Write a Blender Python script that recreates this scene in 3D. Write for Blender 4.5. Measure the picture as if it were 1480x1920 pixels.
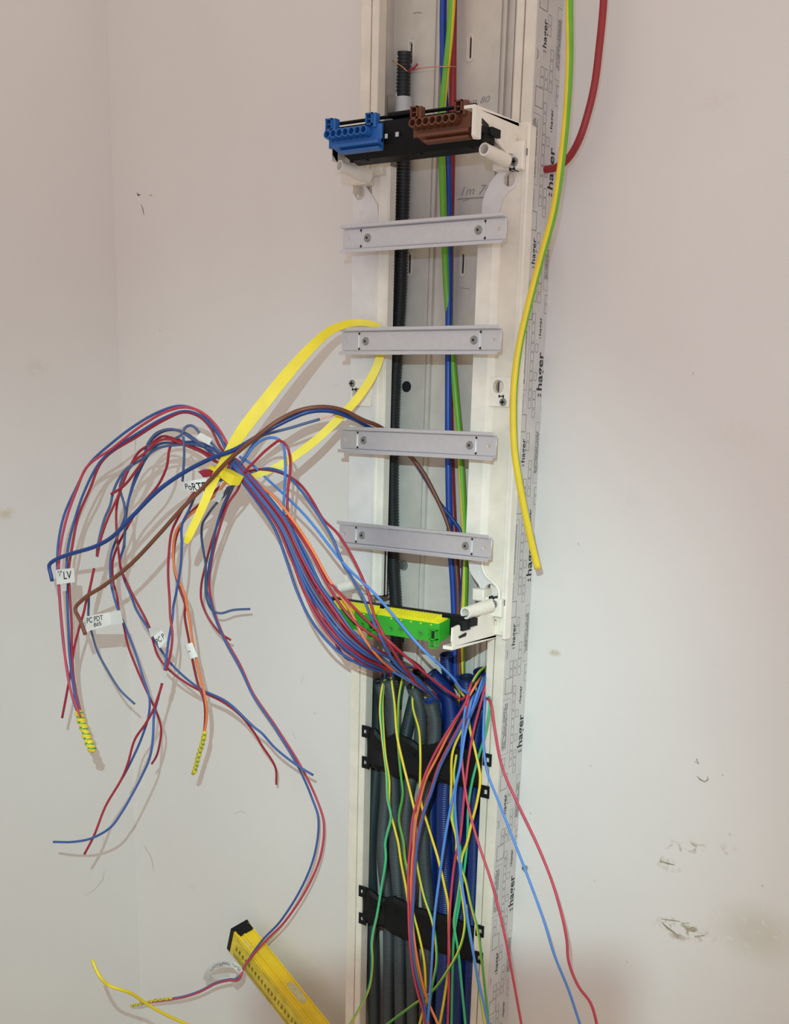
import bpy, math, random
from mathutils import Vector, Matrix
random.seed(7)
S = bpy.context.scene
for o in list(bpy.data.objects): bpy.data.objects.remove(o)

# ------------------------------------------------------------------ camera
FPX, PPX, PPY = 2162.65, 770.485, 1339.134
CAM = Vector((0.882168, -1.399469, -0.218121))
def rot(rx, ry, rz):
    B = Matrix(((1,0,0),(0,0,1),(0,-1,0)))
    def Rx(a): c,s=math.cos(a),math.sin(a); return Matrix(((1,0,0),(0,c,-s),(0,s,c)))
    def Rz(a): c,s=math.cos(a),math.sin(a); return Matrix(((c,-s,0),(s,c,0),(0,0,1)))
    return Rz(ry) @ Rx(-rx) @ B @ Rz(-rz)
RM = rot(-0.2563, -0.0297, 0.5939)
RMT = RM.transposed()
cd = bpy.data.cameras.new('camera'); cam = bpy.data.objects.new('camera', cd)
S.collection.objects.link(cam)
cam.matrix_world = Matrix.Translation(CAM) @ RMT.to_4x4()
cd.sensor_fit = 'HORIZONTAL'; cd.sensor_width = 36; cd.lens = FPX/1480*36
cd.shift_x = (740-PPX)/1480; cd.shift_y = (PPY-960)/1480
cd.clip_start = 0.02
S.camera = cam

# ------------------------------------------------------------------ light
W = bpy.data.worlds.new('world'); S.world = W; W.use_nodes = True
bg = W.node_tree.nodes['Background']
bg.inputs[0].default_value = (1.0, 0.885, 0.765, 1); bg.inputs[1].default_value = 0.83
LIGHT = Vector((0.82, -1.437, -0.05))
def spot(loc, target, energy, col, size, blend, rad):
    l = bpy.data.lights.new('spot', 'SPOT'); l.energy = energy; l.color = col
    l.spot_size = math.radians(size); l.spot_blend = blend; l.shadow_soft_size = rad
    o = bpy.data.objects.new('work_light', l); S.collection.objects.link(o)
    o.location = loc; o.rotation_euler = (Vector(target)-Vector(loc)).to_track_quat('-Z','Y').to_euler()
    return o
spot(LIGHT, (-.32, 0, -.92), 58, (.64, 1.0, .98), 58, 1.0, .001)      # cool work lamp, flood
spot(LIGHT + Vector((0,0,.002)), (-.25, 0, -.25), 14, (.50, .62, 1.0), 95, 1.0, .001)
S.view_settings.view_transform = 'Standard'; S.view_settings.look = 'None'
S.view_settings.gamma = 1; S.view_settings.exposure = 0.0
S.view_settings.use_curve_mapping = False

# ------------------------------------------------------------------ helpers
def ray(px, py):
    return RMT @ Vector(((px-PPX)/FPX, -(py-PPY)/FPX, -1))
def U(px, py, dep):                       # point at distance dep in front of the back wall
    d = ray(px, py); t = (-dep-CAM.y)/d.y; return CAM + d*t
def UX(px, py, X):                        # point on the plane x = X
    d = ray(px, py); t = (X-CAM.x)/d.x; return CAM + d*t
def link(o, parent=None):
    S.collection.objects.link(o)
    if parent: o.parent = parent
    return o
def mesh(name, vs, fs, mats, parent=None, fm=None, smooth=False, smooth_faces=None):
    m = bpy.data.meshes.new(name); m.from_pydata([tuple(v) for v in vs], [], fs)
    if not isinstance(mats, (list, tuple)): mats = [mats]
    for k in mats: m.materials.append(k)
    if fm: m.polygons.foreach_set('material_index', fm)
    if smooth: m.polygons.foreach_set('use_smooth', [True]*len(fs))
    if smooth_faces: m.polygons.foreach_set('use_smooth', smooth_faces)
    m.update()
    return link(bpy.data.objects.new(name, m), parent)
def tag(o, label=None, cat=None, group=None, kind=None):
    if label: o['label'] = label
    if cat: o['category'] = cat
    if group: o['group'] = group
    if kind: o['kind'] = kind
    return o
def empty(name, loc=(0,0,0)):
    o = bpy.data.objects.new(name, None); o.empty_display_size = .02; link(o); o.location = loc; return o
def kid(o, root):                         # parent keeping the world place (roots sit at an offset)
    o.parent = root; o.matrix_parent_inverse = Matrix.Translation(-Vector(root.location)); return o

class MB:
    def __init__(s): s.v=[]; s.f=[]; s.m=[]; s.sm=[]
    def add(s, vs, fs, mi=0, smooth=False):
        n=len(s.v); s.v += [tuple(v) for v in vs]
        for f in fs: s.f.append(tuple(i+n for i in f)); s.m.append(mi); s.sm.append(smooth)
    def box(s, x0,x1,d0,d1,z0,z1, mi=0, c=0.0):     # x, depth from wall, z ; c = chamfer of the front edges
        y0,y1=-d1,-d0
        if c<=0:
            s.add([(x0,y0,z0),(x1,y0,z0),(x1,y1,z0),(x0,y1,z0),(x0,y0,z1),(x1,y0,z1),(x1,y1,z1),(x0,y1,z1)],
              [(0,3,2,1),(4,5,6,7),(0,1,5,4),(1,2,6,5),(2,3,7,6),(3,0,4,7)],mi)
        else:
            a=[(x0+c,z0+c),(x1-c,z0+c),(x1-c,z1-c),(x0+c,z1-c)]; b=[(x0,z0),(x1,z0),(x1,z1),(x0,z1)]
            vs=[(x,y0,z) for x,z in a]+[(x,y0+c,z) for x,z in b]+[(x,y1,z) for x,z in b]
            fs=[(0,1,2,3)]
            for k in range(4):
                j=(k+1)%4; fs+= [(k,k+4,j+4,j),(k+4,k+8,j+8,j+4)]
            fs.append((11,10,9,8)); s.add(vs,fs,mi)
    def prism(s, prof, a0, a1, axis='x', mi=0):      # prof of (dep,z) along x, or (x,dep) along z
        n=len(prof)
        if axis=='x': f=lambda p,a:(a,-p[0],p[1])
        else: f=lambda p,a:(p[0],-p[1],a)
        vs=[f(p,a0) for p in prof]+[f(p,a1) for p in prof]
        fs=[(i,(i+1)%n,(i+1)%n+n,i+n) for i in range(n)]+[tuple(range(n))[::-1],tuple(range(n,2*n))]
        s.add(vs,fs,mi)
    def cyl(s, a, b, r0, r1=None, n=16, mi=0, hollow=0.0, depth=None, cap0=True, cap1=True, floor=True):
        r1=r0 if r1 is None else r1
        a=Vector(a); b=Vector(b); t=(b-a).normalized()
        u=t.cross(Vector((0,0,1)) if abs(t.z)<.9 else Vector((1,0,0))).normalized(); w=t.cross(u)
        cs=[(math.cos(2*math.pi*k/n),math.sin(2*math.pi*k/n)) for k in range(n)]
        ring=lambda c,r:[c+(u*x+w*y)*r for x,y in cs]
        if hollow<=0:
            vs=ring(a,r0)+ring(b,r1)
            s.add(vs,[(i,(i+1)%n,(i+1)%n+n,i+n) for i in range(n)],mi,True)
            if cap0: s.add(ring(a,r0),[tuple(range(n))[::-1]],mi)
            if cap1: s.add(ring(b,r1),[tuple(range(n))],mi)
        else:                                       # hollow at the b end, bore of given depth
            depth = depth or (b-a).length*.95
            vs=ring(a,r0)+ring(b,r1)+ring(b,hollow)+ring(b-t*depth,hollow*.9)
            for lv in range(3): s.add(vs[lv*n:(lv+2)*n],[(i,(i+1)%n,(i+1)%n+n,i+n) for i in range(n)],mi,lv!=1)
            if floor: s.add(vs[3*n:],[tuple(range(n))],mi)
            if cap0: s.add(ring(a,r0),[tuple(range(n))[::-1]],mi)
    def build(s, name, mats, parent=None):
        return mesh(name, s.v, s.f, mats, parent, s.m, smooth_faces=s.sm)

def curve_plate(name, outer, holes, dfront, thick, mat, parent=None, bevel=.0006):
    """flat plate with real holes in the x-z plane, front face at depth dfront"""
    cu=bpy.data.curves.new(name,'CURVE'); cu.dimensions='2D'; cu.fill_mode='BOTH'
    for L in [outer]+list(holes):
        sp=cu.splines.new('POLY'); sp.points.add(len(L)-1); sp.use_cyclic_u=True
        for i,(x,z) in enumerate(L): sp.points[i].co=(x,z,0,1)
    cu.extrude=max(thick/2-bevel,.0002); cu.bevel_depth=bevel; cu.bevel_resolution=1; cu.offset=-bevel
    t=bpy.data.objects.new('t',cu); S.collection.objects.link(t)
    dg=bpy.context.evaluated_depsgraph_get(); me=bpy.data.meshes.new_from_object(t.evaluated_get(dg))
    bpy.data.objects.remove(t); bpy.data.curves.remove(cu)
    me.name=name
    me.transform(Matrix(((1,0,0,0),(0,0,-1,-(dfront-thick/2)),(0,1,0,0),(0,0,0,1))))
    me.materials.clear(); me.materials.append(mat)
    return link(bpy.data.objects.new(name,me),parent)
def circ(x,z,r,n=24,rz=None): return [(x+r*math.cos(2*math.pi*k/n), z+(rz or r)*math.sin(2*math.pi*k/n)) for k in range(n)]
def rect(x0,x1,z0,z1): return [(x0,z0),(x1,z0),(x1,z1),(x0,z1)]
def slot(x,z,w,h,n=8):
    r=w/2; pts=[]
    for k in range(n+1): a=math.pi*k/n; pts.append((x+r*math.cos(a), z+h/2-r+r*math.sin(a)))
    for k in range(n+1): a=math.pi+math.pi*k/n; pts.append((x+r*math.cos(a), z-h/2+r+r*math.sin(a)))
    return pts

def catmull(P, seg=6, step=None):
    P=[Vector(p) for p in P]
    if len(P)==2: 
        return [P[0].lerp(P[1],k/seg) for k in range(seg+1)]
    Q=[P[0]*2-P[1]]+P+[P[-1]*2-P[-2]]; out=[]
    for i in range(1,len(Q)-2):
        p0,p1,p2,p3=Q[i-1:i+3]
        n = seg if step is None else max(2,int(math.ceil((p2-p1).length/step)))
        # centripetal-ish
        d1=max((p2-p1).length,1e-6); d0=max((p1-p0).length,1e-6); d2=max((p3-p2).length,1e-6)
        m1=((p1-p0)/d0+(p2-p1)/d1)*.5*d1; m2=((p2-p1)/d1+(p3-p2)/d2)*.5*d1
        for k in range(n):
            t=k/n; t2=t*t; t3=t2*t
            out.append(p1*(2*t3-3*t2+1)+m1*(t3-2*t2+t)+p2*(-2*t3+3*t2)+m2*(t3-t2))
    out.append(P[-1]); return out
def frames(pts):
    n=len(pts); T=[(pts[min(i+1,n-1)]-pts[max(i-1,0)]).normalized() for i in range(n)]
    up=Vector((.3,-.8,.52)); u=(up-T[0]*up.dot(T[0])).normalized(); F=[]
    for t in T:
        u=(u-t*u.dot(t)).normalized(); F.append((t,u,t.cross(u)))
    return F
def tube(name, pts, r, mats, parent=None, n=8, fm=None, radii=None, twist=0.0, caps=True, sq=1.0):
    F=frames(pts); vs=[]; fs=[]; mi=[]
    L=0
    for i,(p,(t,u,w)) in enumerate(zip(pts,F)):
        if i: L+=(pts[i]-pts[i-1]).length
        rr=radii[i] if radii else r; a0=twist*L
        for k in range(n):
            a=2*math.pi*k/n+a0; vs.append(p+(u*math.cos(a)+w*math.sin(a)*sq)*rr)
    for i in range(len(pts)-1):
        for k in range(n):
            fs.append((i*n+k,i*n+(k+1)%n,(i+1)*n+(k+1)%n,(i+1)*n+k)); mi.append(fm(k,i) if fm else 0)
    sm=[True]*len(fs)
    if caps:
        fs.append(tuple(range(n))[::-1]); fs.append(tuple(range((len(pts)-1)*n,len(pts)*n))); mi+=[0,0]; sm+=[False,False]
    return mesh(name,vs,fs,mats,parent,mi,smooth_faces=sm)

def text_mesh(txt, size=1.0, bold=0.0, shear=0.0, spacing=1.0):
    cu=bpy.data.curves.new('txt','FONT'); cu.body=txt; cu.size=size; cu.offset=bold; cu.shear=shear; cu.space_character=spacing
    cu.resolution_u=3
    t=bpy.data.objects.new('t',cu); S.collection.objects.link(t)
    dg=bpy.context.evaluated_depsgraph_get(); dg.update(); me=bpy.data.meshes.new_from_object(t.evaluated_get(dg))
    bpy.data.objects.remove(t)
    V=[v.co.copy() for v in me.vertices]; Fc=[tuple(p.vertices) for p in me.polygons]; bpy.data.meshes.remove(me)
    x0=min(v.x for v in V); x1=max(v.x for v in V); y0=min(v.y for v in V); y1=max(v.y for v in V)
    return [((v.x-x0)/(x1-x0),(v.y-y0)/(y1-y0)) for v in V],Fc
_tc={}
def txt(t,**k):
    key=(t,tuple(sorted(k.items())))
    if key not in _tc: _tc[key]=text_mesh(t,**k)
    return _tc[key]

# ------------------------------------------------------------------ materials
def mat(name, col, rough=.5, metal=0.0, var=.06, scale=40, bump=0.0, bscale=300, spec=.5, alpha=None, sub=None):
    m=bpy.data.materials.new(name); m.use_nodes=True; nt=m.node_tree; b=nt.nodes['Principled BSDF']
    b.inputs['Roughness'].default_value=rough; b.inputs['Metallic'].default_value=metal
    b.inputs['Specular IOR Level'].default_value=spec
    tc=nt.nodes.new('ShaderNodeTexCoord'); nz=nt.nodes.new('ShaderNodeTexNoise'); nz.inputs['Scale'].default_value=scale
    nz.inputs['Detail'].default_value=5
    nt.links.new(tc.outputs['Object'],nz.inputs['Vector'])
    rp=nt.nodes.new('ShaderNodeValToRGB')
    rp.color_ramp.elements[0].position=.3; rp.color_ramp.elements[1].position=.7
    rp.color_ramp.elements[0].color=tuple(c*(1-var) for c in col)+(1,)
    rp.color_ramp.elements[1].color=tuple(min(c*(1+var),1) for c in col)+(1,)
    nt.links.new(nz.outputs['Fac'],rp.inputs['Fac']); nt.links.new(rp.outputs['Color'],b.inputs['Base Color'])
    if bump>0:
        n2=nt.nodes.new('ShaderNodeTexNoise'); n2.inputs['Scale'].default_value=bscale; n2.inputs['Detail'].default_value=3
        nt.links.new(tc.outputs['Object'],n2.inputs['Vector'])
        bp=nt.nodes.new('ShaderNodeBump'); bp.inputs['Strength'].default_value=bump; bp.inputs['Distance'].default_value=.002
        nt.links.new(n2.outputs['Fac'],bp.inputs['Height']); nt.links.new(bp.outputs['Normal'],b.inputs['Normal'])
    if alpha is not None: b.inputs['Transmission Weight'].default_value=alpha
    return m
M=dict(
 red=mat('red_pvc',(.37,.020,.042),.42), blue=mat('blue_pvc',(.040,.105,.34),.42), sky=mat('light_blue_pvc',(.08,.24,.66),.42),
 slate=mat('slate_blue_pvc',(.07,.12,.27),.45), dark=mat('dark_sleeve',(.05,.05,.07),.5), orange=mat('orange_pvc',(.85,.22,.07),.42),
 rose=mat('rose_pvc',(.52,.045,.085),.42), brown=mat('brown_pvc',(.17,.055,.03),.4), navy=mat('navy_pvc',(.008,.045,.22),.35),
 yellow=mat('yellow_pvc',(.80,.60,.03),.4), green=mat('green_pvc',(.06,.33,.06),.4), teal=mat('pale_green_pvc',(.05,.45,.20),.42),
 cobalt=mat('cobalt_pvc',(.01,.06,.36),.35), maroon=mat('maroon_pvc',(.31,.018,.026),.4),
 lime=mat('green_earth_pvc',(.14,.42,.03),.4), copper=mat('copper',(.80,.36,.22),.3,.9),
 cream=mat('cream_plastic',(.80,.73,.63),.38,bump=.04), white=mat('white_plastic',(.84,.79,.71),.36,bump=.03),
 pad=mat('grey_white_plastic',(.74,.71,.70),.5), ivory=mat('ivory_pvc',(.77,.70,.605),.42),
 grey_in=mat('channel_floor_pvc',(.66,.61,.545),.5), film=mat('grey_protective_film',(.58,.56,.555),.35),
 ink=mat('black_ink',(.01,.01,.012),.6), brownink=mat('brown_ink',(.10,.055,.015),.6), ink2=mat('grey_ink',(.16,.15,.15),.6), pencil=mat('pencil',(.30,.295,.29),.7),
 steel=mat('galvanised_steel',(.70,.72,.79),.36,.75,var=.03,scale=120,bump=.03), screw=mat('screw_metal',(.36,.37,.36),.35,.75),
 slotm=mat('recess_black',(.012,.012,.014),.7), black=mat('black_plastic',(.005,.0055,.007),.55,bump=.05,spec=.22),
 tblue=mat('blue_terminal_plastic',(.02,.13,.42),.4), tbrown=mat('brown_terminal_plastic',(.15,.05,.025),.42),
 tgreen=mat('green_terminal_plastic',(.04,.40,.03),.4), tyel=mat('yellow_terminal_plastic',(.85,.80,.02),.4),
 cgrey=mat('grey_conduit',(.050,.060,.066),.5,var=.1), cdark=mat('dark_grey_conduit',(.035,.05,.055),.42),
 cblue=mat('blue_conduit',(.003,.023,.155),.40,var=.1), cblk=mat('black_conduit',(.018,.020,.023),.45),
 tie=mat('yellow_nylon',(.88,.70,.035),.45,bump=.03), paper=mat('paper_label',(.80,.80,.78),.5),
 tape=mat('clear_tape',(.62,.62,.60),.3), level=mat('yellow_painted_aluminium',(.80,.55,.015),.38,var=.12,scale=18),
 level2=mat('ruler_yellow',(.78,.60,.03),.45,var=.2,scale=60), grime=mat('worn_grey_patch',(.52,.45,.25),.6,var=.2,scale=120),
 clip=mat('grey_clip_plastic',(.50,.52,.53),.42), clipw=mat('pale_clip_plastic',(.62,.60,.56),.45),
 wood=mat('floor_wood',(.30,.22,.15),.5,scale=6), ceil=mat('ceiling_paint',(.8,.78,.76),.8))

def wall_mat(name, stains, axis):
    m=bpy.data.materials.new(name); m.use_nodes=True; nt=m.node_tree; N=nt.nodes.new; K=nt.links.new
    b=nt.nodes['Principled BSDF']; b.inputs['Roughness'].default_value=.62; b.inputs['Specular IOR Level'].default_value=.35
    g=N('ShaderNodeNewGeometry')
    n1=N('ShaderNodeTexNoise'); n1.inputs['Scale'].default_value=2.3; n1.inputs['Detail'].default_value=6; K(g.outputs['Position'],n1.inputs['Vector'])
    r1=N('ShaderNodeValToRGB'); r1.color_ramp.elements[0].position=.35; r1.color_ramp.elements[1].position=.68
    r1.color_ramp.elements[0].color=(.735,.695,.675,1); r1.color_ramp.elements[1].color=(.775,.74,.72,1)
    K(n1.outputs['Fac'],r1.inputs['Fac']); col=r1.outputs['Color']
    n2=N('ShaderNodeTexNoise'); n2.inputs['Scale'].default_value=95; n2.inputs['Detail'].default_value=5; n2.inputs['Distortion'].default_value=.6; K(g.outputs['Position'],n2.inputs['Vector'])
    for (p,rx,rz,c,st,th) in stains:
        sub=N('ShaderNodeVectorMath'); sub.operation='SUBTRACT'; K(g.outputs['Position'],sub.inputs[0]); sub.inputs[1].default_value=p
        mul=N('ShaderNodeVectorMath'); mul.operation='MULTIPLY'; K(sub.outputs[0],mul.inputs[0]); mul.inputs[1].default_value=(1/rx,1/rx,1/rz)
        ln=N('ShaderNodeVectorMath'); ln.operation='LENGTH'; K(mul.outputs[0],ln.inputs[0])
        mr=N('ShaderNodeMapRange'); mr.inputs['From Min'].default_value=1; mr.inputs['From Max'].default_value=.25; K(ln.outputs['Value'],mr.inputs['Value'])
        m2=N('ShaderNodeMapRange'); m2.inputs['From Min'].default_value=th; m2.inputs['From Max'].default_value=th+.12; K(n2.outputs['Fac'],m2.inputs['Value'])
        pr=N('ShaderNodeMath'); pr.operation='MULTIPLY'; K(mr.outputs[0],pr.inputs[0]); K(m2.outputs[0],pr.inputs[1])
        ps=N('ShaderNodeMath'); ps.operation='MULTIPLY'; K(pr.outputs[0],ps.inputs[0]); ps.inputs[1].default_value=st
        mx=N('ShaderNodeMixRGB'); K(ps.outputs[0],mx.inputs['Fac']); K(col,mx.inputs['Color1']); mx.inputs['Color2'].default_value=tuple(c)+(1,); col=mx.outputs['Color']
    K(col,b.inputs['Base Color'])
    n3=N('ShaderNodeTexNoise'); n3.inputs['Scale'].default_value=70; n3.inputs['Detail'].default_value=8; K(g.outputs['Position'],n3.inputs['Vector'])
    bp=N('ShaderNodeBump'); bp.inputs['Strength'].default_value=.12; bp.inputs['Distance'].default_value=.003; K(n3.outputs['Fac'],bp.inputs['Height']); K(bp.outputs['Normal'],b.inputs['Normal'])
    return m
XL=-0.6793
ST=[]
def stn(px,py,rx,rz,c=(.40,.34,.24),s=.8,th=.5): ST.append((tuple(U(px,py,0)),rx,rz,c,s,th))
stn(1275,1590,.026,.012); stn(1303,1585,.018,.012); stn(1250,1618,.022,.010,s=.9); stn(1262,1632,.015,.008,s=.5)
stn(1280,1740,.05,.014,th=.52,s=.9); stn(1300,1752,.035,.012,th=.47); stn(1272,1755,.015,.008,c=(.34,.29,.2),th=.4)
stn(1420,1750,.07,.05,c=(.55,.50,.40),s=.5,th=.3); stn(1365,1600,.018,.018,s=.35)
stn(1345,190,.03,.015,c=(.6,.5,.46),s=.12,th=.4); stn(640,1130,.03,.05,c=(.66,.63,.6),s=.4,th=.35)
stn(1040,1224,.012,.006,c=(.5,.42,.3),s=.8,th=.4); stn(30,1860,.02,.015,s=.3)
stn(1380,820,.05,.03,c=(.62,.56,.52),s=.12,th=.4); stn(1180,940,.03,.02,c=(.6,.55,.5),s=.12,th=.45)
MW=wall_mat('painted_plaster_wall',ST,'x'); ML=wall_mat('painted_plaster_side_wall',[(tuple(UX(12,963,XL)),.02,.012,(.55,.45,.25),.5,.4),(tuple(UX(70,690,XL)),.03,.02,(.62,.55,.5),.3,.4)],'y')

# ------------------------------------------------------------------ room shell
ZF,ZC=-1.66,.86
b=MB(); b.box(XL-.1,1.9,-.12,0,ZF,ZC); wb=tag(b.build('wall_back',MW),kind='structure')
b=MB(); b.add([(XL,-2.4,ZF),(XL,0,ZF),(XL,0,ZC),(XL,-2.4,ZC),(XL-.1,-2.4,ZF),(XL-.1,0,ZF),(XL-.1,0,ZC),(XL-.1,-2.4,ZC)],
   [(0,1,2,3),(7,6,5,4),(0,3,7,4),(3,2,6,7),(0,4,5,1)]); wl=tag(b.build('wall_left',ML),kind='structure')
b=MB(); b.box(XL-.1,1.9,0,2.4,ZF-.08,ZF); tag(b.build('floor',M['wood']),kind='structure')

# thin cracks, chips and pencil ticks in the plaster
mark_m=mat('dark_plaster_mark',(.09,.07,.06),.8); mark_f=mat('faint_plaster_mark',(.40,.37,.35),.8); mark_b=mat('brown_plaster_mark',(.33,.28,.19),.8)
def mark(pts, w, side=False, m=None, name='scuff_mark'):
    P=[(UX(x,y,XL+.0004) if side else U(x,y,.0004)) for x,y in pts]
    n=Vector((1,0,0)) if side else Vector((0,-1,0)); vs=[]; fs=[]
    for i,p in enumerate(P):
        t=(P[min(i+1,len(P)-1)]-P[max(i-1,0)]).normalized(); s=t.cross(n)
        ww=w*(.3 if i in (0,len(P)-1) else random.uniform(.6,1.1)); vs+= [p+s*ww,p-s*ww]
        if i: fs.append((2*i-2,2*i-1,2*i+1,2*i))
    mesh(name,vs,fs,m or mark_m,wl if side else wb)
mark([(257,362),(259,366),(263,365)],.0018); mark([(265,384),(268,393),(270,403)],.0010); mark([(278,367),(283,365),(286,369)],.0007,m=mark_f)
mark([(211,524),(213,528),(217,533)],.0012); mark([(253,810),(254,830),(253,846)],.0006,m=mark_f)
mark([(270,1584),(274,1592),(281,1603),(285,1613),(288,1634)],.0007,m=mark_f); mark([(355,1657),(364,1667)],.0006,m=mark_f)
mark([(561,1265),(566,1280),(570,1262)],.0005,m=mark_f); mark([(549,1372),(554,1385)],.0007,m=mark_f)
mark([(193,1568),(195,1579)],.0007,True,mark_f); mark([(196,1630),(193,1650),(178,1668),(158,1680)],.0006,True,mark_f)
mark([(439,1526),(450,1521),(462,1524)],.0005,m=mark_f); mark([(628,724),(633,721)],.0005,m=mark_f)
for (x,y) in ((1108,1436),(995,1525),(1115,1652),(1176,1804),(1369,1564),(1430,1661),(1355,1453),(1085,1020),(590,1338),(176,1445),(216,1451),(455,780),(300,620),(1300,700)):
    mark([(x-1,y-2),(x,y),(x+1,y+2)],.0007,m=mark_f)
mark([(1303,1428),(1310,1432),(1306,1422)],.0016,m=mark_b); mark([(1307,1455),(1314,1462),(1322,1466),(1328,1462),(1327,1456)],.0010,m=mark_b)
mark([(1238,1615),(1252,1619),(1266,1622)],.0013,m=mark_b); mark([(1240,1723),(1262,1726),(1276,1728)],.0011,m=mark_b)
mark([(1242,1730),(1252,1740),(1264,1748),(1273,1756)],.0018,m=mark_b); mark([(1287,1743),(1300,1739),(1306,1744),(1295,1746)],.0010,m=mark_b)
mark([(1310,1584),(1321,1585)],.0008,m=mark_b); mark([(1303,1756),(1322,1754)],.0022,m=mark_b); mark([(1279,1731),(1293,1731)],.0012,m=mark_b)

# ------------------------------------------------------------------ cable trunking
TZ0,TZ1=-1.62,.80
tr=tag(empty('cable_trunking',(0,0,TZ0)),'cream plastic cable trunking standing open up the wall','cable trunking')
b=MB(); b.box(-.130,.130,0,.003,TZ0,TZ1)
for x,w,h in ((-.119,.0014,.0016),(-.0530,.0028,.0035),(-.0440,.0028,.006),(.0470,.0016,.004),(.0555,.0024,.006),(.0655,.0016,.0022),(.072,.010,.0012)):
    b.box(x-w/2,x+w/2,.003,.003+h,TZ0,TZ1)
kid(b.build('back_plate',M['grey_in']),tr)
for sgn,nm in ((-1,'side_wall'),(1,'side_wall')):
    prof=[(.1305,0.0),(.1305,.062),(.1292,.0635),(.1150,.0635),(.1142,.0622),(.1142,.057),(.1125,.057),(.1125,.0622),(.1117,.0635),(.1030,.0635),(.1018,.062),
          (.1018,.046),(.1036,.046),(.1036,.058),(.1100,.058),(.1100,.052),(.1172,.052),(.1172,.058),(.1284,.058),(.1284,.0)]
    if sgn<0: prof=[(-x,d) for x,d in prof][::-1]
    b=MB(); b.prism(prof,TZ0,TZ1,'z'); kid(b.build(nm,M['ivory']),tr)
# oblong fixing slots of the back plate
for (x,y) in ((771,100),(882,90),(768,495),(868,495),(756,1190)):
    c=U(x,y,.003)
    o=curve_plate('slot_rim',slot(c.x,c.z,.0105,.033),[slot(c.x,c.z,.0055,.028)],.0042,.0012,M['ivory'],bevel=.0003); kid(o,tr)
    b=MB(); v=slot(c.x+.0008,c.z,.0022,.024); b.add([(x_,-.0033,z_) for x_,z_ in v],[tuple(range(len(v)))]); kid(b.build('slot_opening',M['slotm']),tr)
c=U(763,725,.003); b=MB(); b.cyl((c.x,-.003,c.z),(c.x,-.0042,c.z),.0075,n=24); kid(b.build('knockout_plug',M['slotm']),tr)
c=U(757,1060,.003); b=MB(); b.cyl((c.x,-.003,c.z),(c.x,-.009,c.z),.0078,.005,n=20); b.box(c.x-.003,c.x+.003,.009,.0094,c.z-.0006,c.z+.0006); kid(b.build('fixing_screw',M['screw']),tr)
# protective film and its print
XF=.1311
b=MB(); b.add([(XF,-.0005,TZ0),(XF,-.0633,TZ0),(XF,-.0633,TZ1),(XF,-.0005,TZ1),(.1305,-.0005,TZ0),(.1305,-.0633,TZ0),(.1305,-.0633,TZ1),(.1305,-.0005,TZ1)],
   [(3,2,1,0),(4,5,6,7),(0,1,5,4),(1,2,6,5),(2,3,7,6),(3,0,4,7)]); film=kid(b.build('protective_film',M['film']),tr)
XP=XF+.00015
fb=MB()
def fq(d0,d1,z0,z1,mi): fb.add([(XP,-d0,z0),(XP,-d0,z1),(XP,-d1,z1),(XP,-d1,z0)],[(0,3,2,1)],mi)
def frect(d,z,hd,hz,mi=1,t=.00028):
    lo=max(d-hd,.0008); hi=min(d+hd,.0628)
    if d-hd>0: fq(lo-t,lo+t,z-hz,z+hz,mi)
    if d+hd<.063: fq(hi-t,hi+t,z-hz,z+hz,mi)
    fq(lo,hi,z-hz-t,z-hz+t,mi); fq(lo,hi,z+hz-t,z+hz+t,mi)
def ftext(t,d0,z0,length,height,mi,**k):
    V,F=txt(t,**k); fb.add([(XP,-(d0+v*height),z0+u*length) for u,v in V],F,mi)
for k in range(-6,6):
    Z=.0498-.2438*k
    if Z<TZ0+.02 or Z>TZ1-.26: continue
    for z in (.0963,.0843,.0722,.0603,.0489,.037,.0253,.0138,.002,-.0101): frect(.0329,Z+z,.0039,.0051)
    for z in (.0602,.0249,.0015,-.0096,-.0215): frect(.0218,Z+z,.0038,.005)
    for z in (-.0038,-.0151): frect(.0540,Z+z,.0039,.0051)
    for d,z in ((.0322,.192),(.0322,.180),(.0222,.1565),(.0222,.1445),(.0447,.1333),(.0342,.1329),(.0223,.1329),(.0447,.1218),(.034,.1211),(.0223,.1206),(.0026,.1212),(.0028,.1092)): frect(d,Z+z,.0039,.0051)
    frect(.0493,Z+.2096,.0095,.0108,1,.0004); frect(.0488,Z+.1042,.0098,.0108,1,.0004)
    frect(.0042,Z+.1715,.0085,.0393,1,.00018); frect(.0540,Z+.0463,.0112,.0392,1,.00018)
    rg=random.Random(k*7+1)
    for d0,za,zb,nl in ((.0028,.143,.200,5),(.0492,.0125,.0800,7)):
        for j in range(nl):
            d=d0+j*.00175; z=za+rg.uniform(0,.004)
            while z<zb-.002:
                l=rg.uniform(.0015,.007); l=min(l,zb-z); fq(d,d+.0009,Z+z,Z+z+l,1); z+=l+rg.uniform(.0005,.0011)
                if rg.random()<.08: z+=.006
    # logos reading upwards, two square dots first
    for z0,L,d0,h in ((0,.056,.0010,.0155),(.1548,.0355,.0375,.0100),(.0724,.0262,.0112,.0068)):
        s=L*.035
        for q in (.14,.50): fq(d0+h*q,d0+h*q+s*1.3,Z+z0,Z+z0+s*1.9,0)
        ftext('hager',d0-h*.22,Z+z0+L*.14,L*.86,h*1.22,0,bold=.018,spacing=1.02)
    pts=[(.0628-.0052*math.cos(a),.1493+.0060*math.sin(a)) for a in [math.radians(q) for q in range(-75,76,15)]]
    for a,c in zip(pts,pts[1:]): fb.add([(XP,-a[0],Z+a[1]),(XP,-a[0]+.0009,Z+a[1]),(XP,-c[0]+.0009,Z+c[1]),(XP,-c[0],Z+c[1])],[(0,1,2,3)],0)
o=fb.build('printed_pattern',[M['ink'],M['ink2']]); o.parent=film; 
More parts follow.
